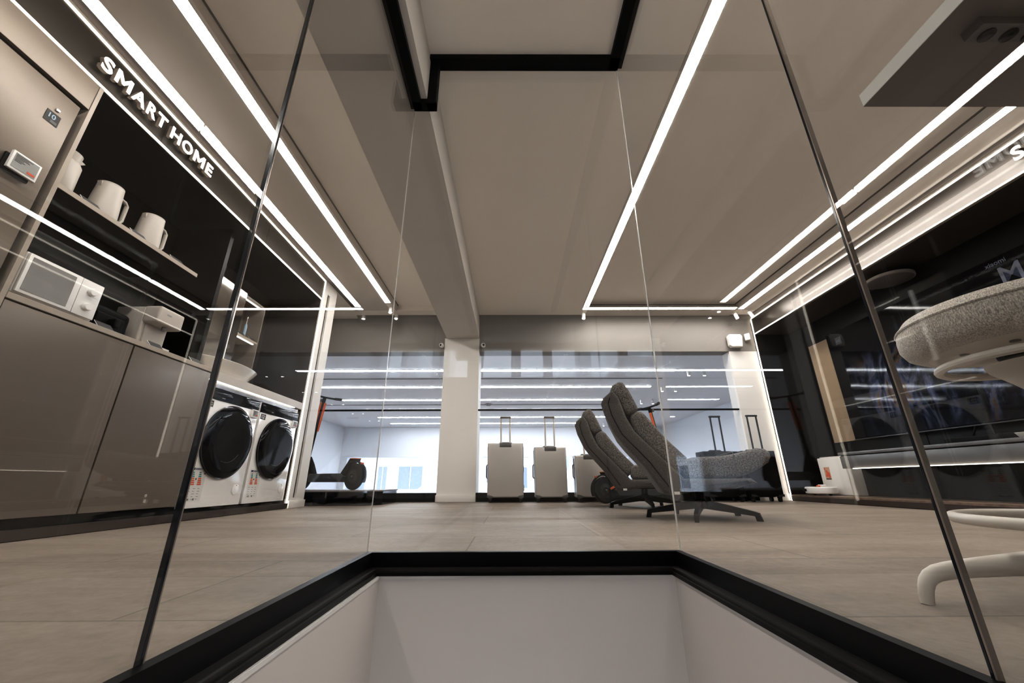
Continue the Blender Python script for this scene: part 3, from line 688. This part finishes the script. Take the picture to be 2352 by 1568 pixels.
# robot vacuum dock and robot
t = thing('vacuum_dock', 'tall white docking station of the robot vacuum with an orange picture', 'dock', (4.09, 5.09, .0745))
P('tower', MB().box(-.08, -.215, 0, .105, .215, .44, .012, 3), WHITE_P, t)
P('lid', MB().box(-.075, -.17, .441, .10, .17, .452, .004), WHITE_P, t)
pc = P('picture', MB().box(-.0815, .045, .18, -.0803, .135, .33), M('peach print', (.55,.35,.25), .6), t)
m = MB()
for a, b, r in ((.085,.245,.03), (.10,.28,.016), (.07,.22,.02), (.115,.225,.014), (.12,.31,.01)): m.lathe([(r, 0), (r*.8, .0008)], (-.0816, a, b), (-1,0,0), 14)
P('picture_berries', m, ORANGE_D, pc)
P('picture_base', MB().box(-.0825, .05, .182, -.0816, .13, .196), PRINT, pc)
t = thing('robot_vacuum', 'white round robot vacuum on the low wooden ledge', 'robot vacuum', (3.832, 5.12, .0745))
P('body', MB().lathe([(.15, .018), (.165, .026), (.168, .06), (.165, .09), (.155, .097)], n=56), WHITE_P, t)
P('sensor_turret', MB().lathe([(.04, .097), (.042, .10), (.042, .118), (.036, .123)], (.02,0,0), n=28), WHITE_P, t)
P('orange_tag', MB().box(-.03, -.03, .1, -.022, .03, .115, .002), ORANGE_D, t)
P('bumper_window', MB().box(-.172, .025, .045, -.155, .085, .075, .006), BLK_G, t)
P('wheels', MB().cyl((0, .12, .018), .018, .02, (0,1,0), 16).cyl((0, -.14, .018), .018, .02, (0,1,0), 16), RUBBER, t)

# ------------------------------------------------------------------ speakers, cameras on the back wall
t = thing('wall_speaker', 'white rounded wall speaker on the back wall near the corner', 'speaker', (3.35, 5.5, 2.10))
P('cabinet', MB().prism([(-.105, .03), (-.075, .0), (.075, 0), (.085, .03), (.105, .17), (.08, .2), (-.08, .2), (-.11, .17)], 1, -.095, -.02, .016, 4), WHITE_P, t)
P('wall_bracket', MB().box(-.03, -.025, .07, .03, -.0005, .13), GREY_P, t)
t = thing('motion_sensor', 'small white motion sensor in the corner beside the wall speaker', 'sensor', (3.55, 5.48, 2.22))
P('body', MB().obox((0,-.03,.045), (.8,-.6,.1), (.6,.8,0), (0,0,1), .035, .03, .05, .006), WHITE_P, t)
P('arm', MB().tube([(0,-.02,.05), (.02,.019,.05)], .008, 8), WHITE_P, t)
def cctv(x, label, sx):
    t = thing('security_camera', label, 'security camera', (x, 5.5, 2.12))
    P('base', MB().lathe([(.03, 0), (.032, .01), (.028, .022)], (0,-.0005,.03), (0,-1,0), 24), WHITE_P, t)
    P('ball', MB().lathe([(.008,-.034), (.024,-.024), (.033,-.008), (.034,.006), (.028,.02), (.018,.027)], (0,-.05,.03), (sx*.4,-1,-.2), 24), WHITE_P, t)
    P('lens', MB().lathe([(.016, 0), (.013, .003)], Vector((0,-.05,.03))+Vector((sx*.4,-1,-.2)).normalized()*.027, (sx*.4,-1,-.2), 18), BLK_G, t)
cctv(-1.015, 'white dome security camera left of the white column', -1)
cctv(-.400, 'white dome security camera right of the white column', 1)

# ------------------------------------------------------------------ suitcases
def suitcase(x, y, w, h, label, mats, hz=1.055, grp=None, d=.26, rz=0, full=True):
    sh, dk = mats; t = thing('suitcase', label, 'suitcase', (x, y, 0), rz, grp)
    b = .062; hw = w/2
    P('shell', MB().prism([(-hw, b), (hw, b), (hw, h-.0), (-hw, h)], 1, -d/2, d/2, .02, 4), sh, t)
    P('rim_frame', MB().tube([(-hw+.004, -.012, b+.03), (-hw-.002, -.012, h-.04), (-hw+.035, -.012, h+.002), (hw-.035, -.012, h+.002), (hw+.002, -.012, h-.04), (hw-.004, -.012, b+.03), (hw-.04, -.012, b-.002), (-hw+.04, -.012, b-.002)], .007, 8, True), dk, t)
    m = MB()   # ribs of the shell
    k = int(w/.016)
    for i in range(k): xx = -hw+.03+(w-.06)*i/(k-1); m.box(xx-.0022, -d/2-.002, b+.045, xx+.0022, -d/2+.001, h-.07)
    P('shell_ribs', m, sh, t)
    hb = P('handle_housing', MB().box(-.075, -d/2-.004, h-.05, .11-.035, -d/2+.02, h+.003, .004), dk, t)
    m = MB()
    for s in (-.058, .058): m.tube([(s, -d/2+.012, h-.045), (s, -d/2+.012, hz-.02)], .0105, 8)
    hd = P('telescopic_handle', m, STOOLW if sh is ALU else dk, t)
    P('handle_grip', MB().box(-.072, -d/2-.004, hz-.022, .072, -d/2+.028, hz, .006), STEEL if sh is ALU else dk, hd)
    P('top_handle', MB().tube([(-.09, .02, h+.002), (-.07, .02, h+.018), (.07, .02, h+.018), (.09, .02, h+.002)], .008, 8), dk, t)
    P('side_handle', MB().tube([(-hw, 0, .28), (-hw-.018, 0, .30), (-hw-.018, 0, .44), (-hw, 0, .46)], .008, 8), dk, t)
    P('latch', MB().box(hw-.004, -.03, b+.42*h, hw+.01, .03, b+.42*h+.07, .004).box(hw-.004, -.03, b+.10*h, hw+.01, .03, b+.10*h+.07, .004), dk, t)
    for sx in (-1, 1):
        for sy in (-1, 1):
            cx, cy = sx*(hw-.035), sy*(d/2-.045)
            cs = P('caster', MB().box(cx-.022, cy-.02, .042, cx+.022, cy+.02, b+.006, .005), dk, t)
            P('wheel', MB().cyl((cx-.014, cy, .0262), .026, .010, (1,0,0), 20).cyl((cx+.004, cy, .0262), .026, .010, (1,0,0), 20), RUBBER, cs)
    P('corner_guards', MB().prism([(-hw, b), (-hw+.09, b), (-hw+.06, b+.02), (-hw, b+.03)], 1, -d/2-.004, -d/2+.002).prism([(hw, b), (hw-.09, b), (hw-.06, b+.02), (hw, b+.03)], 1, -d/2-.004, -d/2+.002), dk, t)
    return t
suitcase(-.062, 5.22+.1, .455, .715, 'largest silver aluminium suitcase, closest to the white column', (ALU, ALU_D))
suitcase(.515, 5.32, .405, .665, 'middle sized silver aluminium suitcase between two others', (ALU, ALU_D))
suitcase(1.01, 5.32, .36, .560, 'smallest silver aluminium suitcase partly behind the armchair', (ALU, ALU_D))
suitcase(2.68, 5.26, .43, .60, 'black suitcase with raised handle behind the armchair seats', (BLACKM, RUBBER), 1.05)
suitcase(3.13, 5.20, .40, .60, 'black suitcase with raised handle nearest the television wall', (BLACKM, RUBBER), 1.05)

# ------------------------------------------------------------------ armchairs
def armchair(loc, rz, label, la):
    t = thing('lounge_armchair', label, 'armchair', loc, rz)
    SH = [(-.205,.158),(-.262,.164),(-.375,.346),(-.49,.482),(-.550,.565),(-.608,.70),(-.630,.791),(-.612,.833),(-.541,.891),(-.498,.836),(-.457,.687),(-.408,.583),(-.289,.448),(-.205,.355),(-.12,.262),(.28,.262),(.31,.235),(.18,.20),(-.05,.185)]
    P('shell', MB().prism(SH, 1, -.335, .335, .03, 4), FAB, t, ang=50)
    P('shell_seam', MB().tube([(-.560,-.3365,.83), (-.575,-.3365,.79), (-.555,-.3365,.70), (-.50,-.3365,.57), (-.33,-.3365,.37), (-.225,-.3365,.21)], .004, 6).tube([(-.560,.3365,.83), (-.575,.3365,.79), (-.555,.3365,.70), (-.50,.3365,.57), (-.33,.3365,.37), (-.225,.3365,.21)], .004, 6), BLACKM, t)
    P('headrest', MB().prism([(-.560,.885),(-.540,.935),(-.490,.962),(-.456,.958),(-.420,.90),(-.372,.775),(-.368,.75),(-.392,.724),(-.434,.708),(-.47,.73),(-.505,.83)], 1, -.29, .29, .032, 4), FAB2, t, ang=50)
    P('back_cushion', MB().prism([(-.430,.685),(-.420,.71),(-.38,.732),(-.35,.732),(-.325,.71),(-.20,.533),(-.08,.400),(-.09,.34),(-.15,.29),(-.28,.42),(-.42,.60)], 1, -.285, .285, .032, 4), FAB2, t, ang=50)
    P('seat_cushion', MB().prism([(-.12,.30),(-.115,.385),(-.05,.400),(.02,.403),(.12,.405),(.22,.418),(.30,.440),(.356,.453),(.40,.446),(.425,.425),(.426,.395),(.408,.36),(.36,.33),(.28,.29),(.20,.265),(-.1,.262)], 1, -.30, .30, .035, 5), FAB2, t, ang=60)
    P('seat_seam', MB().tube([(.205,-.302,.30), (.205,-.302,.41), (.205,-.27,.432), (.205,.27,.432), (.205,.302,.41)], .0025, 5), FAB, t)
    P('care_tag', MB().box(-.20, -.340, .164, -.165, -.3355, .182), PAPER, t)
    P('hub', MB().lathe([(.055, .062), (.06, .075), (.045, .11), (.032, .125), (.032, .20)], n=28), BLACK, t)
    P('mounting_plate', MB().box(-.13, -.13, .175, .13, .13, .187, .003), BLACK, t)
    for k in range(5):
        a = radians(la+72*k); c, s = cos(a), sin(a); u = Vector((c, s, 0)); v = Vector((-s, c, 0))
        m = MB(); prof = [(.03,.118),(.08,.112),(.20,.088),(.345,.058),(.372,.050),(.385,.0),(.352,.0),(.345,.030),(.20,.045),(.03,.062)]
        A = [m.b.verts.new(u*r+v*w+Vector((0,0,z))) for (r, z), w in ((p, .017-.012*p[0]) for p in prof)]
        B = [m.b.verts.new(u*r-v*w+Vector((0,0,z))) for (r, z), w in ((p, .017-.012*p[0]) for p in prof)]
        n_ = len(prof); m.b.faces.new(A); m.b.faces.new(B[::-1])
        for i in range(n_): m.b.faces.new((A[i], B[i], B[(i+1) % n_], A[(i+1) % n_]))
        bmesh.ops.recalc_face_normals(m.b, faces=m.b.faces); P('leg', m, BLACK, t)
    return t
armchair((1.37, 3.03, 0), radians(-16), 'grey wool lounge armchair on black star base, nearer of the two', 184)
armchair((1.36, 4.23, 0), radians(-16), 'grey wool lounge armchair on black star base, further one near the suitcases', 206)

# ------------------------------------------------------------------ round stool and counter table
t = thing('round_stool', 'round beige fabric stool with white foot ring and star base', 'stool', (1.35, .92, 0))
R_ = .262
P('seat', MB().lathe([(R_*.78, 0.5680), (R_*.88, 0.5720), (R_*.96, 0.5840), (R_*1.0, 0.6060), (R_*1.0, 0.6320), (R_*.98, 0.6580), (R_*.92, 0.6780), (R_*.78, 0.6890), (R_*.4, 0.6920), (.01, 0.6920)], n=80), BOUCLE, t)
P('seat_piping', MB().tube([(R_*.987*cos(a), R_*.987*sin(a), 0.6520) for a in [2*pi*i/80 for i in range(80)]], .004, 6, True), BOUCLE, t)
P('seat_shell', MB().lathe([(.06, 0.5560), (.14, 0.5580), (R_*.74, 0.5640), (R_*.80, 0.5680), (R_*.80, 0.5800)], n=72), STOOLW, t)
for a in (200, 160, 250): P('screw_plug', MB().lathe([(.010, 0), (.009, -.004)], (.16*cos(radians(a)), .16*sin(radians(a)), 0.5615), n=14), GREY_P, t)
P('swivel_plate', MB().box(-.09, -.045, 0.5350, .09, .045, 0.5580, .01), BLACKM, t)
P('lever_ring', MB().tube([(.195*cos(a)-.005, .195*sin(a), .533) for a in [2*pi*i/60 for i in range(60)]], .0105, 10, True), STOOLW, t)
P('cone', MB().lathe([(.03, .42), (.05, .45), (.085, .49), (.11, .515), (.115, .530)], n=48), STOOLW, t)
P('column', MB().lathe([(.03, .05), (.028, .55)], n=28), STOOLW, t)
P('foot_ring', MB().tube([(.27*cos(a), .27*sin(a), .160) for a in [2*pi*i/72 for i in range(72)]], .0125, 12, True), STOOLW, t)
for k in range(3):
    a = radians(20+120*k); P('ring_spoke', MB().tube([(.028*cos(a), .028*sin(a), .130), (.14*cos(a), .14*sin(a), .143), (.268*cos(a), .268*sin(a), .158)], .008, 8), STOOLW, t)
for k in range(3):
    a = radians(174+120*k)
    pr = [(.02,.092),(.12,.088),(.25,.079),(.36,.069),(.40,.064),(.425,.059),(.440,.052),(.450,.042),(.456,.030),(.460,.016),(.462,.0)]
    P('leg', MB().tube([(r*cos(a), r*sin(a), z) for r, z in pr], .020, 14, sq=(.85, 1.0), taper=[1.5,1.35,1.12,.92,.86,.82,.78,.74,.70,.66,.60]), STOOLW, t, ang=60)
# counter-height table
t = thing('high_table', 'white high table seen from below with a socket box under its top', 'table', (1.5, -.05, 0))
mb = MB(); mb.box(.806, -.95, 1.0505, 2.45, .652, 1.085, .001, 1); P('table_top', mb, W_BACK, t, True)
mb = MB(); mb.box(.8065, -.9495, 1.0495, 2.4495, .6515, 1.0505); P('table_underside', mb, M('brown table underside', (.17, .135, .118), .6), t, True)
mb = MB(); mb.box(1.75, -.35, 0, 2.15, .05, 1.05); P('pedestal', mb, W_BACK, t, True)
mb = MB(); mb.prism([(.862, .500), (.862, .468), (1.25, .468), (1.25, .500)], 2, 1.030, 1.05, 0); sb = P('socket_box', mb, M('dark socket housing', (.12,.10,.09), .5), t, True)
for x in (.889, .930, .972, 1.014):
    mb = MB(); mb.lathe([(.0125, 0), (.0125, .003), (.009, .004)], (x, .487, 1.0298), (0,0,-1), 20); P('socket', mb, BLK_G, sb, True)

# ------------------------------------------------------------------ scooter on platform
t = thing('display_platform', 'low black display platform under the electric scooter', 'platform', (-2.15, 5.05, 0))
mb = MB(); mb.prism([(-2.85, 4.70), (-1.62, 4.70), (-1.48, 4.86), (-1.48, 5.44), (-2.85, 5.44)], 2, 0, .145); P('body', mb, BLK_G, t, True)
mb = MB(); mb.prism([(-2.85, 4.69), (-1.615, 4.69), (-1.47, 4.855), (-1.47, 5.45), (-2.85, 5.45)], 2, .1455, .160); P('top_board', mb, GREY_P, t, True)
sx0, sy0 = -1.84, 4.86; ang = atan2(.44, -.85)
t = thing('electric_scooter', 'black electric scooter with orange stem tag on the display platform', 'scooter', (sx0, sy0, .1605), ang)
# local: x forward from rear wheel to front wheel, z up
def swheel(x, nm):
    w = P(nm, MB().lathe([(.095, -.022), (.132, -.026), (.148, -.014), (.15, 0), (.148, .014), (.132, .026), (.095, .022)], (x, 0, .15), (0,1,0), 44), RUBBER, t)
    P('rim', MB().lathe([(.094, -.020), (.05, -.024), (.03, -.034), (.03, .034), (.05, .024), (.094, .020)], (x, 0, .15), (0,1,0), 36), M('dark rim', (.03,.028,.027), .5), w)
    P('axle_cover', MB().lathe([(.012, -.042), (.012, .042)], (x, 0, .15), (0,1,0), 14), GREY_P, w)
swheel(0, 'rear_wheel'); swheel(.90, 'front_wheel')
P('deck', MB().prism([(.10, .150), (.15, .088), (.70, .088), (.74, .15), (.70, .186), (.165, .186)], 1, -.075, .075, .006), M('dark grey deck', (.05,.055,.06), .4, .3), t)
P('rear_frame', MB().prism([(.20, .165), (.02, .30), (-.01, .345), (-.005, .36), (.10, .355), (.12, .33), (.19, .22)] if False else [(.20,.165),(.10,.29),(.06,.345),(-.03,.352),(-.02,.318),(.04,.30),(.135,.12)], 1, -.05, .05, .006), BLACKM, t)
P('orange_reflector', MB().box(-.03, -.052, .346, .055, .052, .356, .002), ORANGE, t, label='orange reflector strip')
P('side_reflector', MB().obox((.075, -.056, .175), (1,0,.5), (0,1,0), (-.5,0,1), .035, .004, .012, .003), ORANGE, t, label='orange side reflector')
P('mudguard', MB().tube([(.168*cos(a), 0, .15+.168*sin(a)) for a in [radians(75+i*8) for i in range(17)]], .034, 10, sq=(1, .22)), BLACKM, t)
P('tail_light', MB().box(-.118, -.02, .285, -.10, .02, .305, .004), ORANGE, t)
P('neck', MB().prism([(.62,.10),(.74,.10),(.90,.19),(.93,.36),(.85,.40),(.77,.30),(.70,.185),(.62,.175)], 1, -.04, .04, .006), BLACKM, t)
P('fork', MB().tube([(.90,.055,.15), (.885,.055,.30), (.87,0,.34)], .016, 8).tube([(.90,-.055,.15), (.885,-.055,.30), (.87,0,.34)], .016, 8), BLACKM, t)
P('stem', MB().tube([(.875,0,.30), (.80,0,.80), (.735,0,1.15)], .022, 14), BLACKM, t)
P('stem_tag', MB().tube([(.818,0,.72), (.745,0,1.09)], .04, 12, sq=(.45, 1)), ORANGE, t, label='orange tag sleeve on the stem')
P('handlebar', MB().tube([(.715,-.24,1.17), (.735,-.15,1.165), (.735,0,1.16), (.735,.15,1.165), (.715,.24,1.17)], .012, 10), BLACKM, t)
P('grip', MB().tube([(.713,-.25,1.17), (.73,-.16,1.166)], .018, 10).tube([(.713,.25,1.17), (.73,.16,1.166)], .018, 10), RUBBER, t)
P('headlight', MB().box(.76, -.025, 1.10, .79, .025, 1.14, .006), GREY_P, t)
# second scooter, only its handlebar shows behind the armchair headrest
t2 = copy_tree(t, (1.12, 4.93, 0), radians(15), 'electric scooter standing behind the two grey armchairs')

# ------------------------------------------------------------------ hall beyond the glazing
HALLW = M('cool white hall paint', (.68, .70, .74), .8, var=.01, scale=1)
mb = MB(); mb.box(-7.8, 5.7, 2.60, 7.2, 18.5, 2.7); ST('ceiling_hall', mb, M('cool hall ceiling', (.66,.66,.68), .8, var=.01, scale=1))
mb = MB(); mb.box(-7.8, 5.6, -3.6, -7.6, 18.5, 2.7); ST('wall_hall_left', mb, HALLW)
mb = MB(); mb.box(7.0, 5.6, -3.6, 7.2, 18.5, 2.7); ST('wall_hall_right', mb, HALLW)
mb = MB(); mb.box(-7.8, 5.6, -3.7, 7.2, 18.5, -3.6); ST('floor_hall', mb, FLOOR)
mb = MB(); mb.box(-7.8, 18.2, 1.28, 7.2, 18.45, 2.7); mb.box(-7.8, 18.2, -3.6, 7.2, 18.45, -.75)
for a, b in ((-7.8, -7.3), (-1.55, -1.25), (.80, 1.02), (2.05, 2.22), (5.3, 7.2)): mb.box(a, 18.2, -.75, b, 18.45, 1.28)
ST('wall_hall_far', mb, HALLW)
mb = MB(); mb.box(-7.8, 5.6, 2.1, -3.3, 5.7, 2.7); mb.box(4.7, 5.6, -3.6, 7.2, 5.7, 2.7); mb.box(-7.8, 5.6, -3.6, -3.3, 5.7, 2.7); mb.box(-3.3, 5.6, -3.6, 4.7, 5.7, -.3)
ST('wall_hall_near', mb, HALLW)
for i, (a, b) in enumerate(((-7.3, -1.55), (-1.25, .80), (1.02, 2.05), (2.22, 5.3))):
    mb = MB(); mb.box(a, 18.3, -.75, b, 18.31, 1.28); ST(f'window_{i+12}', mb, BG)
for i, y in enumerate((8.45, 10.07, 11.8, 13.5, 15.2, 16.9)):
    t = thing('hall_strip_light', ('white strip light across the hall ceiling beyond the window, nearest', 'white strip light across the hall ceiling, second from the window',
        'white strip light across the hall ceiling, third from the window', 'white strip light across the hall ceiling, fourth from the window',
        'white strip light across the hall ceiling, fifth from the window', 'white strip light across the hall ceiling, deepest in the hall')[i], 'ceiling light', (-.7, y, 2.585))
    mb = MB(); mb.box(-5.1, y-.05, 2.583, 3.7, y+.05, 2.592); P('diffuser', mb, FARL, t, True)
    mb = MB(); mb.box(-5.13, y-.06, 2.590, 3.73, y+.06, 2.5995); P('housing', mb, WHITE_P, t, True)
    for j, (xx, dn) in enumerate(((4.0, 'right end'), (4.35, 'outer right end'))):
        s = thing('hall_spotlight', f'small white spotlight off the {dn} of the ' + ('nearest', 'second', 'third', 'fourth', 'fifth', 'deepest')[i] + ' hall strip light', 'spotlight', (xx, y, 2.6))
        P('lamp_body', MB().lathe([(.03, -.14), (.035, -.13), (.035, -.03), (.01, -.025), (.01, 0)], n=16), WHITE_P, s); P('lens', MB().cyl((0,0,-.1425), .027, .002, n=16), SPOTE, s)
mb = MB(); mb.box(-5.2, 9.2, 2.585, 3.7, 9.215, 2.5995); mb.box(-6, 12.6, 2.585, 4, 12.62, 2.5995)
ST('trim_21', mb, M('grey ceiling groove', (.1,.1,.1), .6))
t = thing('smoke_detector', 'white round smoke detector on the hall ceiling beside the column', 'smoke detector', (-1.0+.3, 12.5, 2.6))
P('dome', MB().lathe([(.10, 0), (.10, -.02), (.06, -.06), (.02, -.065)], n=24), GREY_P, t)

# ------------------------------------------------------------------ street outside the far windows
mb = MB(); mb.box(-40, 18.6, -4.2, 40, 60, -4.1); ST('floor_street', mb, M('pale paving', (.6,.6,.6), .8))
t = thing('tent', 'bright white pyramid tent outside the far window', 'tent', (-3.1, 24.5, -4.1))
m = MB(); a = m.b.verts.new((0,0,5.85)); q = [m.b.verts.new(v) for v in ((-3.6,-3.2,2.4),(3.6,-3.2,2.4),(3.6,3.2,2.4),(-3.6,3.2,2.4))]
q2 = [m.b.verts.new(v) for v in ((-3.6,-3.2,2.0),(3.6,-3.2,2.0),(3.6,3.2,2.0),(-3.6,3.2,2.0))]
for i in range(4): m.b.faces.new((q[i], q[(i+1) % 4], a)); m.b.faces.new((q2[i], q2[(i+1) % 4], q[(i+1) % 4], q[i]))
P('canopy', m, M('tent canvas', (.9,.9,.9), .8, var=.01), t)
for sx in (-3.5, 3.5):
    for sy in (-3.1, 3.1): P('pole', MB().cyl((sx, sy, 0), .04, 2.2), WHITE_P, t)
t3 = copy_tree(t, (4.6, 26.0, -4.1), None, 'bright white pyramid tent outside, seen between the suitcases')
FAC = M('pale facade', (.82,.82,.83), .8, var=.02); PANE = M('facade glass', (.30,.33,.38), .3)
def building(label, x0, x1, y, z1, seed):
    t = thing('apartment_building', label, 'building', ((x0+x1)/2, y, -4.1)); random.seed(seed)
    P('facade', MB().box(x0, y, -4.1, x1, y+4, z1), FAC, t, True)
    z = -3.2
    while z+2.2 < z1:
        x = x0+.8
        while x+1.6 < x1:
            w = random.choice((.7, 1.5, 1.9)); w_ = P('window', MB().box(x, y-.03, z, x+w, y+.02, z+1.7), PANE, t, True)
            P('window_frame', MB().box(x-.05, y-.05, z-.05, x, y, z+1.75).box(x+w, y-.05, z-.05, x+w+.05, y, z+1.75).box(x+w/2-.03, y-.05, z, x+w/2+.03, y, z+1.7), FAC, w_, True)
            x += w+random.uniform(.8, 1.5)
        P('balcony', MB().box(x0+.5, y-.9, z-.35, x1-.5, y, z-.2), FAC, t, True)
        z += 2.9
building('pale apartment block outside, behind the scooter wheel', -16, -6.2, 33, 9, 3)
building('pale apartment block outside, behind the white tent', -5.6, 4.5, 36, 9, 5)
building('pale apartment block outside, seen past the armchairs', 5.2, 16, 34, 9, 8)

# ------------------------------------------------------------------ lights & world
def area(name, loc, rot, sx, sy, e, col=(1,1,1), spread=180):
    l = bpy.data.lights.new(name, 'AREA'); l.shape = 'RECTANGLE'; l.size = sx; l.size_y = sy; l.energy = e; l.color = col
    o = bpy.data.objects.new(name, l); COL.objects.link(o); o.location = loc; o.rotation_euler = rot; return o
area('stairwell_fill', (.06, .25, -1.7), (radians(150),0,0), .5, .5, 5, (.93,.95,1))  # unseen fill light added to brighten the stairwell walls
w = bpy.data.worlds.new('sky'); S.world = w; w.use_nodes = True; nt = w.node_tree
bgn = nt.nodes['Background']; bgn.inputs[0].default_value = (.80,.89,1,1); bgn.inputs[1].default_value = 2.6

# ------------------------------------------------------------------ camera
f, pitch, yaw, roll = 894.94, .3444, .0053, -.0039
F = Vector((sin(yaw)*cos(pitch), cos(yaw)*cos(pitch), sin(pitch))); r = Vector((cos(yaw), -sin(yaw), 0)); u = r.cross(F)
r2 = r*cos(roll)+u*sin(roll); u2 = -r*sin(roll)+u*cos(roll)
cam = bpy.data.cameras.new('camera'); cam.sensor_width = 36; cam.lens = f/2352*36; cam.clip_start = .01; cam.clip_end = 200
co = bpy.data.objects.new('camera', cam); COL.objects.link(co)
m = Matrix.Identity(4)
for i in range(3): m[i][0], m[i][1], m[i][2] = r2[i], u2[i], -F[i]
m[2][3] = .25; co.matrix_world = m; S.camera = co
S.cycles.transparent_max_bounces = 24; S.cycles.max_bounces = 10; S.cycles.glossy_bounces = 6
S.cycles.sample_clamp_indirect = 6
S.view_settings.view_transform = 'Standard'; S.view_settings.look = 'None'; S.view_settings.exposure = .66
S.view_settings.use_curve_mapping = True
cv = S.view_settings.curve_mapping.curves[3]
for q in ((.10, .072), (.30, .285), (.70, .735)): cv.points.new(*q)
S.view_settings.curve_mapping.update()
